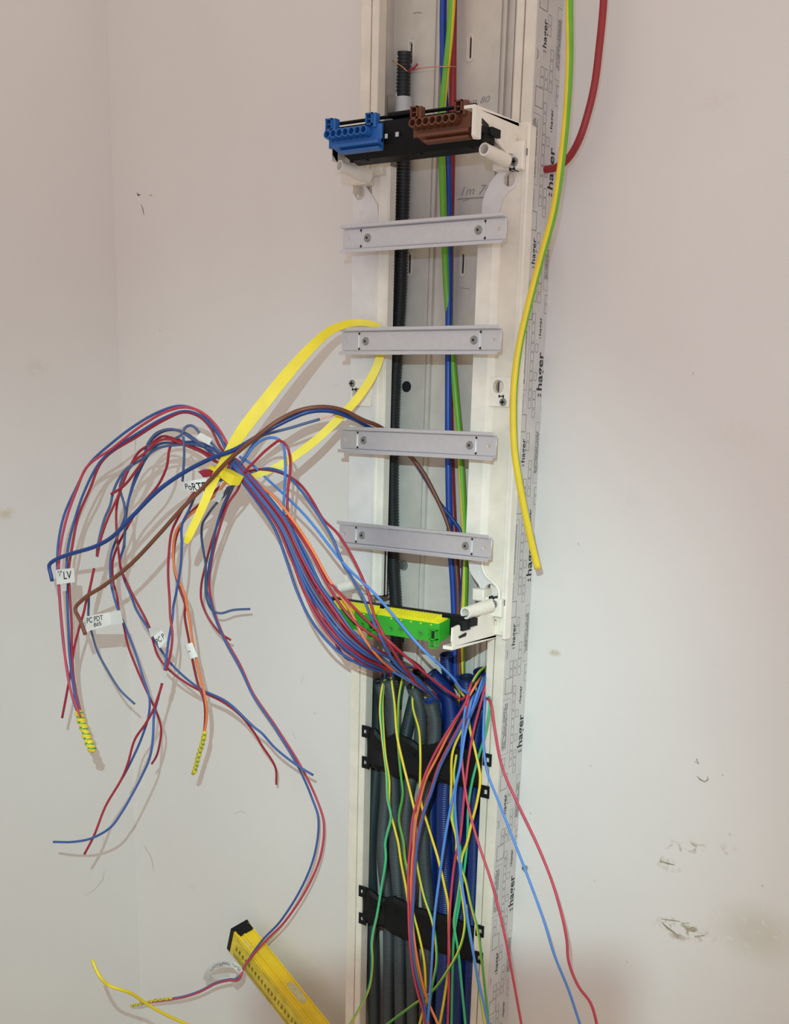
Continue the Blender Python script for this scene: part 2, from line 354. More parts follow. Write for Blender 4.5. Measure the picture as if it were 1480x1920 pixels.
# pencil notes on the back plate
def pencil(t,x0,y0,x1,y1,slant=0,dep=.0036):
    A=U(x0,y1,dep); B=U(x1,y0,dep); V,F=txt(t,shear=.35,spacing=1.05,bold=-.012)
    vs=[(A.x+u*(B.x-A.x),-dep,A.z+v*(B.z-A.z)+slant*u*(B.x-A.x)) for u,v in V]
    kid(mesh('pencil_note',vs,F,M['pencil']),tr)
def pline(pts,w=.0005,dep=.0036,nm='pencil_line'):
    P=[U(x,y,dep) for x,y in pts]; vs=[]; fs=[]
    for i,p in enumerate(P):
        t=(P[min(i+1,len(P)-1)]-P[max(i-1,0)]).normalized(); s=Vector((t.z,0,-t.x))
        vs+=[p+s*w,p-s*w]
        if i: fs.append((2*i-2,2*i-1,2*i+1,2*i))
    kid(mesh(nm,vs,fs,M['pencil']),tr)
pencil('1m 80',875,179,919,197); pencil('1m 70',865,345,922,367)
pline([(858,374),(870,372),(890,371),(925,369)],.0006); pline([(868,377),(880,373)],.0004)
pline([(775,25),(783,23),(791,24)],.0004); pline([(768,83),(771,77),(774,71)],.0004)
pline([(862,540),(880,541)],.0003)

# ------------------------------------------------------------------ mounting chassis
ch=tag(empty('upright_chassis',(0,-.064,-.51)),'cream plastic mounting frame with two uprights clipped over the trunking','mounting frame')
def pxs(L,dep): return [ (lambda q:(q.x,q.z))(U(x,y,dep)) for x,y in L]
# right upright
zt,zb=.119,-.509
holeR=[circ(.1078,.0608,.0082,28),circ(.1076,-.4452,.0080,28),circ(.1070,-.1838,.0078,28)]
outR=[(.0990,zb+.004),(.133,zb+.004),(.133,zt+.004),(.0990,zt+.004),
      (.0990,.058),(.088,.052),(.078,.040),(.0715,.025),(.0700,.005),(.0700,-.385),(.0715,-.405),(.0790,-.425),(.0905,-.440),(.0990,-.447)]
up=kid(curve_plate('upright',outR,holeR,.0700,.006,M['cream'],bevel=.0012),ch)
outR2=[(.0695,-.400),(.0940,-.400),(.0970,-.396),(.0975,.010),(.0940,.016),(.0695,.016)]
b=MB(); b.prism([(.0690,.066),(.0690,.0765),(.0702,.0778),(.0915,.0778),(.0985,.0702),(.0985,.066)],-.392,.006,'z'); kid(b.build('rail_seat',M['white']),ch)
b=MB(); b.box(.1302,.1345,.058,.0735,zb,zt,c=.0008); b.box(.1255,.1302,.069,.0715,-.50,.070,c=.0005); kid(b.build('edge_rib',M['white']),ch)
b=MB(); b.box(.0850,.1230,.066,.0745,-.2075,-.170,c=.0008)
kid(curve_plate('screw_pad',rect(.0812,.1245,-.2085,-.172),[circ(.1070,-.1838,.0080,28)],.0748,.005,M['white'],bevel=.0008),ch)
# grey-white gussets
g1=pxs([(903,402),(904,380),(909,362),(918,343),(930,327),(944,318),(955,317),(966,323),(970,338),(965,352),(953,360),(942,374),(936,402)],.0722)
kid(curve_plate('gusset',g1,[circ(.1078,.0608,.0081,28)],.0722,.003,M['pad'],bevel=.0007),ch)
g2=pxs([(878,1052),(880,1070),(887,1083),(896,1095),(904,1109),(906,1128),(930,1130),(934,1106),(922,1088),(912,1078),(905,1064),(903,1052)],.0722)
kid(curve_plate('gusset',g2,[circ(.1076,-.4452,.0080,28)],.0722,.003,M['pad'],bevel=.0007),ch)
b=MB()   # curved ridge beside the lower gusset
rp=[U(x,y,.0725) for x,y in ((904,1050),(905,1064),(912,1080),(925,1092),(935,1105),(936,1122),(932,1135))]
kid(tube('curved_ridge',catmull(rp,5),.0020,M['white'],n=8),ch)
# left upright
holeL=[circ(-.1215,.0617,.0082,28),circ(-.1190,-.1965,.0078,28)]
outL=[(-.0900,-.4735),(-.133,-.4735),(-.133,.060),(-.128,.070),(-.120,.0735),(-.112,.070),(-.100,.056),(-.0925,.046),(-.0900,.030)]
kid(curve_plate('upright',outL,holeL,.0722,.005,M['pad'],bevel=.0010),ch)
b=MB(); b.prism([(-.0905,.058),(-.0905,.0705),(-.0895,.0715),(-.0860,.0715),(-.0850,.0700),(-.0770,.0700),(-.0762,.0690),(-.0762,.058)],-.4735,.0915,'z')
b.box(-.0762,-.0740,.055,.0690,-.4735,.0915,c=.0006); b.box(-.104,-.0895,.062,.0688,.035,.088,c=.0008)
kid(b.build('rail_seat',M['white']),ch)
b=MB(); b.box(-.0742,-.0732,.059,.062,-.4755,-.40); b.box(-.088,-.0732,.050,.064,-.4755,-.4735); kid(b.build('shade_strip',M['slotm']),ch)  # black strips standing in for the shade along the left upright's edge
kid(curve_plate('screw_pad',rect(-.1290,-.0935,-.2125,-.176),[circ(-.1190,-.1965,.0079,28)],.0748,.004,M['white'],bevel=.0007),ch)
# moulded key block on the upper left corner
b=MB()
b.box(-.1250,-.0990,.062,.088,.0690,.0950,c=.002); b.box(-.0990,-.0790,.062,.080,.0800,.1030,c=.0015); b.box(-.0885,-.0815,.078,.083,.0850,.0960,c=.001)
b.box(-.1255,-.1235,.062,.084,.060,.0900,c=.0005)
kid(b.build('clip_block',M['cream']),ch)
b=MB(); b.box(.0935,.1085,.062,.090,.0690,.0930,c=.0015); b.box(.0965,.1110,.060,.098,.0930,.1015,c=.001); kid(b.build('clip_block',M['white']),ch)
b=MB(); b.box(.0880,.1060,.062,.086,-.4600,-.4440,c=.0015); kid(b.build('clip_block',M['white']),ch)
b=MB(); b.box(-.130,-.100,.062,.085,-.4600,-.4480,c=.002); kid(b.build('clip_block',M['white']),ch)
# hollow screw posts pointing into the room
for za,zb_ in ((.0692,.1010),(-.4790,-.4545)):
    b=MB(); b.box(.0960,.1300,.070,.0800,za,zb_,c=.0015); kid(b.build('post_boss',M['white']),ch)
for (x,y,d,bx,by,bd) in ((908.3,279.4,.140,949,301,.088),(636.5,310.8,.132,692,331,.086),(872.8,1149.6,.142,918,1136,.088),(630,1105,.120,672,1094,.084)):
    c=U(x,y,d); e=U(bx,by,bd); r=.0079 if d>.14 else .0072
    b=MB(); b.cyl(e,c,r*1.13,r,n=28,hollow=r*.74,depth=.03); kid(b.build('screw_post',M['white']),ch)
# screws
def phil(c,r,m,parent,dep,nm='screw'):
    b=MB(); b.cyl((c[0],-dep+.001,c[1]),(c[0],-dep-.0012,c[1]),r,r*.82,n=24,mi=0)
    for (w,h) in ((.18,.62),(.62,.18)): b.box(c[0]-r*w,c[0]+r*w,dep+.0012,dep+.00145,c[1]-r*h,c[1]+r*h,mi=1)
    return kid(b.build(nm,[M['screw'],M['slotm']]),parent)
for (x,y) in ((964,303),(926,1133),(943,754),(660,719)):
    dd=.0810 if y in (303,1133) else .0755
    c=U(x,y,dd); phil((c.x,c.z),.0054,None,ch,dd)
    mx,my={303:(960,316.5),1133:(921.5,1121),754:(940,743),719:(664,730)}[y]
    q=U(mx,my,dd); d0=.0700 if y in (303,1133) else .0745
    b=MB(); b.box(q.x-.0036,q.x+.0036,d0,dd,q.z-.0007,q.z+.0007)
    for e in (-1,1): b.box(q.x+e*.0030-.0008,q.x+e*.0030+.0008,d0,dd,q.z-.0018,q.z+.0018)
    kid(b.build('latch_slot',M['slotm']),ch)
for (x,y) in ((972,375),(958,672),(951,800),(940,1073)):
    c=U(x,y,.0702); b=MB(); b.cyl((c.x,-.0700,c.z),(c.x,-.0708,c.z),.0030,n=16,hollow=.0021,depth=.0006); kid(b.build('locating_stud',M['pad']),ch)
for (x,y) in ((677,399),(674,672)):
    c=U(x,y,.0724); b=MB(); b.cyl((c.x,-.0722,c.z),(c.x,-.0730,c.z),.0027,n=14,hollow=.0018,depth=.0006); kid(b.build('locating_stud',M['pad']),ch)
b=MB()
for z in (-.485,.100):
    b.box(.118,.1255,.0701,.0722,z-.0008,z+.0008); b.box(.1180,.1196,.0701,.0722,z-.007,z+.007)
    kid(b.build('corner_rib',M['cream']),ch); b=MB()
for z in (.089,-.4595):
    b=MB(); b.box(.1313,.1326,.0735,.0742,z-.004,z+.004); kid(b.build('edge_notch',M['ink2']),ch)
# end brackets that carry the terminal bars
def bracket(x, top, mirror=1):
    s=1 if top else -1; z0=.0885 if top else -.4805
    b=MB()
    if top:
        prof=[(.066,.0890),(.066,.1230),(.090,.1222),(.165,.1190),(.172,.1190),(.172,.0905),(.168,.0870),(.157,.0885),(.157,.1005),(.125,.1005),(.118,.0935),(.095,.0850)]
        b.prism(prof,x-.0016,x+.0016)
        xx=(x-.013,x+.0016) if mirror>0 else (x-.0016,x+.013)
        b.prism([(.066,.1195),(.066,.1240),(.172,.1225),(.172,.1190)],xx[0],xx[1])
        b.box(x+(.0016)*mirror-(0 if mirror>0 else .0012),x+(.0028 if mirror>0 else -.0016),.158,.172,.0885,.1215,c=.0004)
    else:
        prof=[(.066,-.455),(.066,-.5090),(.172,-.5060),(.175,-.4990),(.175,-.4820),(.160,-.4800),(.157,-.4850),(.130,-.4850),(.118,-.4780),(.095,-.4680)]
        b.prism(prof[::-1],x-.0016,x+.0016)
        xx=(x-.013,x+.0016) if mirror>0 else (x-.0016,x+.013)
        b.prism([(.066,-.5100),(.175,-.5105),(.175,-.5060),(.066,-.5060)],xx[0],xx[1])
    kid(b.build('end_bracket',M['white']),ch)
    b=MB()
    if top: v=[(.139,.1045),(.141,.1075),(.158,.1120),(.1605,.1115),(.1605,.1060),(.141,.1025)]
    else: v=[(.142,-.4930),(.144,-.4965),(.160,-.4975),(.162,-.4945),(.145,-.4915)]
    b.prism(v,x-.0020,x+.0020); kid(b.build('bracket_slot',M['slotm']),ch)
bracket(.1150,True); bracket(.1150,False); 

b=MB(); b.prism([(.066,.0890),(.066,.1200),(.138,.1190),(.1385,.0960),(.128,.0880),(.095,.0850)],-.1180,-.1150); b.box(-.1180,-.1150,.128,.1400,.0890,.1080,c=.0005)
kid(b.build('end_bracket',M['white']),ch)

# ------------------------------------------------------------------ DIN rails
RL=.1247
def rail():
    r=empty('mounting_rail',(0,-.100,0))
    o=curve_plate('web',rect(-RL,RL,-.0118,.0118),[circ(-.1155,0,.0021,16),circ(.1140,0,.0021,16),slot(-.0950,0,.0017,.020),slot(.0948,0,.0017,.020)],.1022,.0014,M['steel'],bevel=.0003)
    kid(o,r)
    for s in (1,-1):
        b=MB()
        pr=[(.1010,.0126),(.1022,.0126),(.1066,.0130),(.1066,.0172),(.1074,.0175),(.1080,.0169),(.1080,.0122),(.1073,.0119),(.1022,.0117),(.1010,.0117)]
        pr=[(.0975,.0119),(.0975,.0140),(.1062,.0140),(.1066,.0146),(.1066,.0170),(.1074,.0176),(.1083,.0172),(.1083,.0136),(.1076,.0128),(.0988,.0127),(.0988,.0119)]
        pr=[(d,z*s) for d,z in pr]; 
        if s<0: pr=pr[::-1]
        b.prism(pr,-RL,RL-.002); kid(b.build('flange',M['steel']),r)
    for x in (-.0950,.0948):
        for z in (-.0098,.0098):
            b=MB(); b.cyl((x,-.1015,z),(x,-.1026,z),.0015,n=10); kid(b.build('slit_end_dimple',M['slotm']),r)
    for x in (-.0844,.0851):
        b=MB(); b.cyl((x,-.1018,0),(x,-.1036,0),.0056,.0050,n=24,mi=0); b.cyl((x,-.1036,0),(x,-.1042,0),.0040,.0036,n=20,mi=0)
        b.cyl((x,-.1042,0),(x,-.10432,0),.0019,n=6,mi=1); kid(b.build('rail_screw',[M['screw'],M['slotm']]),r)
    for x in (-.0955,.0915):
        b=MB(); b.box(x-.010 if x>0 else x-.008,x+.008,.074,.1008,-.0085,.0085,c=.001); kid(b.build('support_foot',M['white']),r)
    return r
r0=rail(); labs=['galvanised steel mounting rail just below the blue and brown terminal blocks','galvanised steel mounting rail with the yellow cable tie looped behind it',
   'galvanised steel mounting rail that the brown and blue cables pass behind','galvanised steel mounting rail nearest the green and yellow terminal strip']
for k in range(4):
    if k==0: r=r0
    else:
        r=r0.copy(); link(r)
        for c_ in [c for c in r0.children]:
            d=c_.copy(); link(d); d.parent=r; d.matrix_parent_inverse=c_.matrix_parent_inverse.copy()
    r.location=(0,-.100,-.12877*k); tag(r,labs[k],'mounting rail','galvanised rails across the mounting frame')

# ------------------------------------------------------------------ terminal carriers and blocks
b=MB(); car=tag(empty('terminal_carrier',(0,-.12,.09)),'black plastic carrier bar holding the blue and brown terminal blocks','terminal carrier')
def P3(x,d,z): return Vector((x,-d,z))
cl_=U(658,302,.134); cr_=U(902,273.5,.134)
Lp=[P3(-.1125,.150,.1240),P3(-.1125,.149,.1165),P3(-.1040,.1420,.0990),cl_,P3(-.095,.110,.086),P3(-.1125,.112,.124)]
Rp=[P3(.1120,.150,.1240),P3(.1120,.149,.1165),P3(.1125,.1450,.0990),cr_,P3(.106,.110,.086),P3(.1120,.112,.124)]
n=6; b.add(Lp+Rp,[(i,(i+1)%n,(i+1)%n+n,i+n) for i in range(n)]+[tuple(range(n))[::-1],tuple(range(n,2*n))])
for t in (.0,.13,.55,.93):
    q=cl_.lerp(cr_,t); b.box(q.x-.0012,q.x+.0012,.130,.1345,q.z-.0016,q.z+.001)
kid(b.build('carrier_body',M['black']),car)
b=MB(); b.box(-.1120,.1000,.140,.1452,.1285,.1315,c=.0008); b.box(-.024,.014,.128,.148,.1285,.1335,c=.001); kid(b.build('top_rib',M['black']),car)
b=MB(); b.box(.1135,.1185,.138,.158,.0965,.1035,c=.0012); b.box(.1170,.1215,.120,.142,.0960,.1050,c=.002); b.box(.1135,.1180,.128,.150,.0890,.0975,c=.001); kid(b.build('end_clip',M['black']),car)
b=MB(); b.box(-.0242,-.0205,.1500,.1512,.1040,.1090); b.box(-.0085,-.0040,.1500,.1512,.1045,.1095); kid(b.build('metal_pin',M['clip']),car)
def terminal(x0, m, label, nm):
    """seven-way insulated terminal block, first ring centre at x0"""
    r=tag(empty(nm,(x0,-.150,.1135)),label,'terminal block','insulated terminal blocks on the black carrier')
    p=.0094; x1=x0+6*p
    b=MB(); b.box(x0-.0068,x1+.0190,.1500,.1545,.1000,.1215,c=.0012)
    b.prism([(.1490,.0950),(.1600,.0985),(.1600,.1020),(.1490,.1050)],x0+.0040,x1+.0190)
    b.prism([(.1480,.0915),(.1570,.0925),(.1580,.0950),(.1480,.0955)],x0+.0110,x1+.0180)
    kid(b.build('housing',m),r)
    for k in range(7):
        x=x0+p*k; b=MB(); b.cyl((x,-.153,.1125),(x,-.1660,.1135),.0060,.0052,n=18,hollow=.0038,depth=.011); b.cyl((x,-.1560,.1134),(x,-.1562,.1134),.0037,n=12,mi=1)
        kid(b.build('wire_entry',[m,M['slotm']]),r)
    for x in (x0-.0075,x1-.0015):
        b=MB(); z0,z1=.1195,.1330; w=.0100
        b.box(x,x+.0016,.150,.160,z0,z1); b.box(x+w-.0016,x+w,.150,.160,z0,z1); b.box(x,x+w,.150,.160,z1-.0016,z1); b.box(x,x+w,.150,.160,z0,z0+.0016)
        b.box(x+.0016,x+w-.0016,.150,.1515,z0,z1); b.box(x+.002,x+w*.7,.1520,.159,(z0+z1)/2-.0006,(z0+z1)/2+.0006)
        b.box(x+w-.001,x+w+.0035,.148,.158,z0-.003,z1,c=.001)
        kid(b.build('fixing_lug',m),r)
        b=MB(); b.box(x+.0018,x+w-.0018,.1515,.1524,z0+.0018,z1-.0018); kid(b.build('lug_recess',M['slotm']),r)
    return r
terminal(-.1028,M['tblue'],'blue plastic seven-way terminal block at the left end of the black carrier','blue_terminal_block')
terminal(.0262,M['tbrown'],'brown plastic seven-way terminal block at the right end of the black carrier','brown_terminal_block')

# green and yellow earth strip
ec=tag(empty('earth_bar_carrier',(0,-.13,-.49)),'black plastic carrier bar behind the green and yellow earth terminal strip','terminal carrier')
b=MB(); b.box(-.1100,.1120,.1340,.1455,-.4985,-.4715,c=.001); kid(b.build('carrier_body',M['black']),ec)
b=MB(); b.box(.1135,.1195,.138,.158,-.4880,-.4760,c=.001); b.box(.1165,.1215,.124,.142,-.4845,-.4745,c=.0015); b.box(.1168,.1190,.128,.150,-.4780,-.4750); kid(b.build('end_clip',M['black']),ec)
es=tag(empty('earth_terminal_strip',(0,-.15,-.49)),'green and yellow earth terminal strip under the lowest rail','terminal strip')
for x0,x1 in ((-.0925,-.0075),(-.0065,.0930)):
    b=MB(); b.prism([(.1462,-.5010),(.1700,-.5050),(.1712,-.4800),(.1462,-.4760)],x0,x1); kid(b.build('green_body',M['tgreen']),es)
    b=MB(); b.prism([(.1500,-.4752),(.1500,-.4770),(.1712,-.4800),(.1712,-.4785)][::-1],x0+.001,x1-.001)
    n=int((x1-x0-.010)/.0046)
    for k in range(n):
        x=x0+.004+k*.0046; b.prism([(.1500,-.4752),(.1500,-.4715),(.1570,-.4716),(.1712,-.4764),(.1712,-.4788)][::-1],x,x+.0026)
    kid(b.build('yellow_cover',M['tyel']),es)
for q in (205,300,400,705,805,1018,1128):
    c=U(610+q/5.692,1090+(430+ (q-250)*.155)/5.692,.1705)
    b=MB(); b.cyl((c.x,-.1690,c.z),(c.x,-.1722,c.z),.0038,n=18,hollow=.0030,depth=.002); b.cyl((c.x,-.1700,c.z),(c.x,-.17035,c.z),.0029,n=14,mi=2); b.cyl((c.x+.0004,-.1700,c.z),(c.x+.0004,-.1708,c.z),.0019,n=12,mi=1); b.box(c.x-.0016,c.x+.0020,.1708,.1711,c.z-.0004,c.z+.0004,mi=2)
    kid(b.build('terminal_screw',[M['tgreen'],M['screw'],M['slotm']]),es)
for q in (210,310,420,710,815,920,1025,1135):
    c=U(610+q/5.692,1090+(318+(q-210)*.157)/5.692,.1708); b=MB(); b.cyl((c.x,-.1705,c.z),(c.x,-.1722,c.z),.0010,n=8); kid(b.build('marking_nub',M['tyel']),es)
for x in (-.0175,.0815):
    b=MB(); b.box(x,x+.0014,.168,.1770,-.5110,-.4880); b.box(x+.0085,x+.0100,.168,.1770,-.5110,-.4880); b.box(x,x+.010,.168,.1770,-.5120,-.5105); b.box(x,x+.010,.168,.1770,-.5010,-.4996); b.box(x,x+.010,.168,.1770,-.4890,-.4878)
    kid(b.build('latch',M['tgreen']),es)
    b=MB(); b.box(x+.0014,x+.0085,.1700,.1722,-.4995,-.4895); kid(b.build('latch_recess',M['slotm']),es)

# ------------------------------------------------------------------ conduits
def conduit(name, spec, r, m, label, group=None, pitch=.0030, amp=.14, smooth=False, opening=True, lean=.011, bore=None):
    P=[U(x,y,d) for x,y,d in spec]
    if lean:                                  # the cut ends lean out of the channel
        t=(P[1]-P[0]); k=min(.022/t.length,.9); P.insert(1,P[0]+t*k); P[0]=P[0]+Vector((0,-lean,0)); P[1]=P[1]+Vector((0,-lean*.25,0))
    path=catmull(P,step=pitch/3 if not smooth else .01)
    # even resample
    L=[0]
    for a,c in zip(path,path[1:]): L.append(L[-1]+(c-a).length)
    step=pitch/4 if not smooth else .008; n=int(L[-1]/step); pts=[]; j=0; rad=[]
    for i in range(n+1):
        s=i*step
        while j<len(L)-2 and L[j+1]<s: j+=1
        t=(s-L[j])/max(L[j+1]-L[j],1e-9); pts.append(path[j].lerp(path[j+1],min(t,1)))
        rad.append(r*(1-amp*(1,.8,0,0)[i%4]) if not smooth else r)
    o=tube(name,pts,r,[m,M['slotm']],n=18,radii=rad,caps=False)
    root=o; tag(root,label,'conduit',group)
    if opening:
        F=frames(pts); t,u,w=F[0]; b=MB(); a=pts[0]
        b.cyl(a+t*.004,a-t*.0008,r*.90,r*1.02,n=24,hollow=r*.86,depth=.004,cap0=False,floor=False); b.build('rim',m,o); b=MB(); b.cyl(a+t*.03,a-t*.0004,r*.8,r*.84,n=24,hollow=r*.82,depth=.029,cap0=False); b.build('bore',bore or M['slotm'],o)
    return o
g='grey corrugated conduits in the trunking'; gb='blue corrugated conduits in the trunking'
conduit('corrugated_conduit',[(759,99,.020),(757,150,.018),(756,200,.018),(757,300,.018),(754,420,.018),(750,560,.018),(745,640,.018),(739,740,.018),(736,860,.018),(736,960,.018),(738,1060,.018),(742,1130,.018),(744,1190,.018),(744,1260,.018),(742,1330,.016)],.0096,M['cblk'],'long black corrugated conduit running up behind the rails',None,pitch=.0042,amp=.17,lean=0)
conduit('corrugated_conduit',[(734,1270,.046),(736,1310,.045),(737,1366,.040),(738,1480,.034),(742,1600,.034),(748,1700,.032),(750,1780,.040),(752,1960,.042)],.0098,M['cgrey'],'grey conduit whose open end is second from the left, holding two earth wires',g)
conduit('corrugated_conduit',[(718,1276,.022),(720,1330,.022),(722,1400,.022),(724,1480,.034),(718,1600,.036),(728,1700,.034),(730,1780,.036),(728,1960,.038)],.0098,M['cgrey'],'grey conduit ending lowest at the far left, half hidden behind another open end',g)
conduit('corrugated_conduit',[(782,1284,.044),(788,1330,.042),(787,1400,.040),(766,1480,.032),(760,1600,.030),(768,1700,.030),(772,1780,.038),(775,1960,.040)],.0100,M['cgrey'],'grey conduit with a torn open end and one earth wire coming out',g)
conduit('corrugated_conduit',[(815,1311,.052),(816,1350,.052),(814,1400,.048),(798,1480,.034),(796,1600,.030),(803,1700,.032),(802,1780,.036),(800,1960,.036)],.0100,M['cgrey'],'grey conduit with the lowest clean open end lined in blue',g,bore=M['cobalt'])
conduit('corrugated_conduit',[(793,1258,.020),(780,1300,.018),(764,1366,.020),(752,1440,.018),(748,1600,.016),(758,1780,.016),(760,1960,.016)],.0098,M['cdark'],'dark grey conduit at the back with its end behind the others',g)
conduit('smooth_conduit',[(712,1284,.014),(710,1350,.016),(707,1420,.020),(699,1520,.026),(694,1600,.026),(697,1680,.022),(700,1780,.030),(703,1960,.034)],.0098,M['cdark'],'smooth dark grey pipe along the left wall of the trunking',None,smooth=True,lean=0)
conduit('corrugated_conduit',[(820,1262,.030),(838,1300,.030),(848,1350,.034),(842,1420,.034),(834,1500,.036),(836,1700,.036),(834,1800,.036),(828,1960,.036)],.0122,M['cblue'],'thick blue conduit whose dark open end leans left at the centre',gb,pitch=.0034,amp=.08,lean=.017)
conduit('corrugated_conduit',[(882,1268,.026),(878,1300,.028),(868,1360,.032),(864,1500,.034),(864,1700,.034),(862,1800,.034),(858,1960,.034)],.0115,M['cblue'],'blue conduit whose open end stands right behind the knot of wires',gb)
conduit('corrugated_conduit',[(918,1306,.040),(908,1320,.040),(898,1350,.036),(890,1420,.034),(890,1600,.034),(885,1750,.034),(884,1960,.034)],.0105,M['cblue'],'blue conduit with a curled open end against the right wall of the trunking',gb)
conduit('corrugated_conduit',[(846,1226,.016),(842,1260,.018),(826,1330,.018),(812,1420,.018),(808,1600,.018),(808,1800,.018),(808,1960,.018)],.0105,M['cblue'],'blue conduit with the highest open end, just under the earth strip',gb)
conduit('corrugated_conduit',[(908,1256,.018),(909,1300,.016),(908,1400,.016),(905,1600,.016),(900,1750,.014),(897,1960,.014)],.0100,M['cblue'],'blue conduit at the back right corner with earth wire at its mouth',gb)
# clip at the top of the black conduit
cl=tag(empty('conduit_clip',(-.1,-.02,.17)),'pale grey plastic strap clip around the black conduit','clip')
c=U(757,200,.018)
b=MB(); b.cyl((c.x,-.018,c.z-.0135),(c.x,-.018,c.z+.0105),.0117,n=28); kid(b.build('collar',M['clip']),cl)
st=[]; fs=[]
for i in range(11):
    t=i/10; x=c.x-.006-.030*t; d=.028-.022*t**.7; z=c.z+.003+.006*t
    st+=[(x,-d,z-.012),(x,-d,z+.012)]
    if i: fs.append((2*i-2,2*i-1,2*i+1,2*i))
o=mesh('strap_arm',st,fs,M['clipw'],smooth=True); o.modifiers.new('s','SOLIDIFY').thickness=.0016; kid(o,cl)
# black clamp bars
def clamp(top, bot, tabsL, tabsR, label):
    """bar across the conduits: stations (px,ytop,ybottom,dep)"""
    r=tag(empty('conduit_clamp',U(800,(top[3][1]),.03)),label,'clamp','black clamp bars across the conduits')
    vs=[]; n=len(top)
    for (x,yt,yb,d) in top:
        a=U(x,yt,d); c=U(x,yb,d); a2=a+Vector((0,.004,0)); c2=c+Vector((0,.004,0))
        m1=a.lerp(c,.12)+Vector((0,-.0025,0)); m2=a.lerp(c,.88)+Vector((0,-.0025,0)); mm=a.lerp(c,.5)+Vector((0,-.0012,0))
        vs+=[a2,a,m1,mm,m2,c,c2]
    fs=[]
    for i in range(n-1):
        for k in range(6): q=i*7+k; fs.append((q,q+1,q+8,q+7))
        fs.append((i*7+6,i*7,i*7+7,i*7+13))
    fs+= [tuple(range(6,-1,-1)),tuple(range((n-1)*7,n*7))]
    kid(mesh('clamp_bar',vs,fs,M['black']),r)
    for (x,y) in tabsL+tabsR:
        c=U(x,y,.066); w=.0068; h=.0090
        kid(curve_plate('fixing_tab',rect(c.x-w,c.x+w,c.z-h,c.z+h),[rect(c.x-.0034,c.x+.0018,c.z-.0030,c.z+.0030) if (x,y) in tabsL else rect(c.x-.0014,c.x+.0038,c.z-.0034,c.z+.0034)],.066,.0026,M['black'],bevel=.0006),r)
    for i in range(4):
        x,yt,yb,d=top[2+i*2]; c=U(x+3,(yt*.6+yb*.4),d+.003); b=MB(); b.cyl((c.x,c.y+.002,c.z),(c.x,c.y-.0006,c.z),.0030,.0024,n=12); kid(b.build('moulded_dimple',M['black']),r)
    return r
T1=[(690,1364,1438,.062),(703,1366,1441,.064),(712,1378,1442,.062),(724,1384,1446,.058),(738,1376,1456,.060),(755,1380,1458,.060),(772,1388,1458,.058),(784,1398,1462,.056),(800,1397,1462,.058),(822,1392,1466,.060),(845,1400,1470,.058),(868,1404,1474,.056),(890,1408,1474,.058),(912,1412,1478,.060)]
clamp(T1,None,[(685,1372),(685,1430)],[(913,1425),(909,1485)],'black plastic clamp bar across the tops of the conduits')
T2=[(682,1664,1728,.062),(694,1668,1733,.064),(708,1680,1736,.062),(722,1684,1740,.056),(738,1681,1752,.058),(756,1690,1760,.056),(775,1700,1768,.056),(795,1706,1778,.056),(815,1712,1785,.056),(838,1718,1790,.058),(860,1726,1795,.056),(880,1736,1802,.058),(899,1744,1806,.060)]
clamp(T2,None,[(679,1672),(679,1723)],[(899,1746),(897,1796)],'black plastic clamp bar lower down across the conduits, spattered with grey')

# ------------------------------------------------------------------ wires
REG=dict(P=(0,0,1),A=(60,740,3.7),B=(300,740,3.7),C=(80,1100,3.7),D=(300,1100,3.7),E=(80,1480,2.467),F=(600,1080,3.7),G=(640,1220,4.111),H=(640,1560,4.111),I=(840,1300,3.097),K=(440,590,4.933),Q=(590,780,2.96),R=(590,380,2.96))
def parse(s):
    o=REG['P']; pts=[]; last=None
    for tk in s.split():
        if ':' in tk: k,tk=tk.split(':'); o=REG[k]
        if not tk: continue
        v=[float(q) for q in tk.split(',')]
        nx_,ny_=o[0]+v[0]/o[2],o[1]+v[1]/o[2]
        if o is REG['H'] and pts and last is REG['G'] and ny_<pts[-1][1]+8: continue
        if pts and math.hypot(nx_-pts[-1][0],ny_-pts[-1][1])<3 and len(v)<3: continue
        last=o
        pts.append([o[0]+v[0]/o[2],o[1]+v[1]/o[2],v[2] if len(v)>2 else None])
    L=[0]
    for a,c in zip(pts,pts[1:]): L.append(L[-1]+math.hypot(a[0]-c[0],a[1]-c[1]))
    ks=[i for i,p in enumerate(pts) if p[2] is not None]
    if not ks: ks=[0]; pts[0][2]=.1
    for i,p in enumerate(pts):
        if p[2] is None:
            lo=max([k for k in ks if k<i],default=ks[0]); hi=min([k for k in ks if k>i],default=ks[-1])
            p[2]=pts[lo][2] if L[hi]==L[lo] else pts[lo][2]+(pts[hi][2]-pts[lo][2])*(L[i]-L[lo])/(L[hi]-L[lo])
    return pts
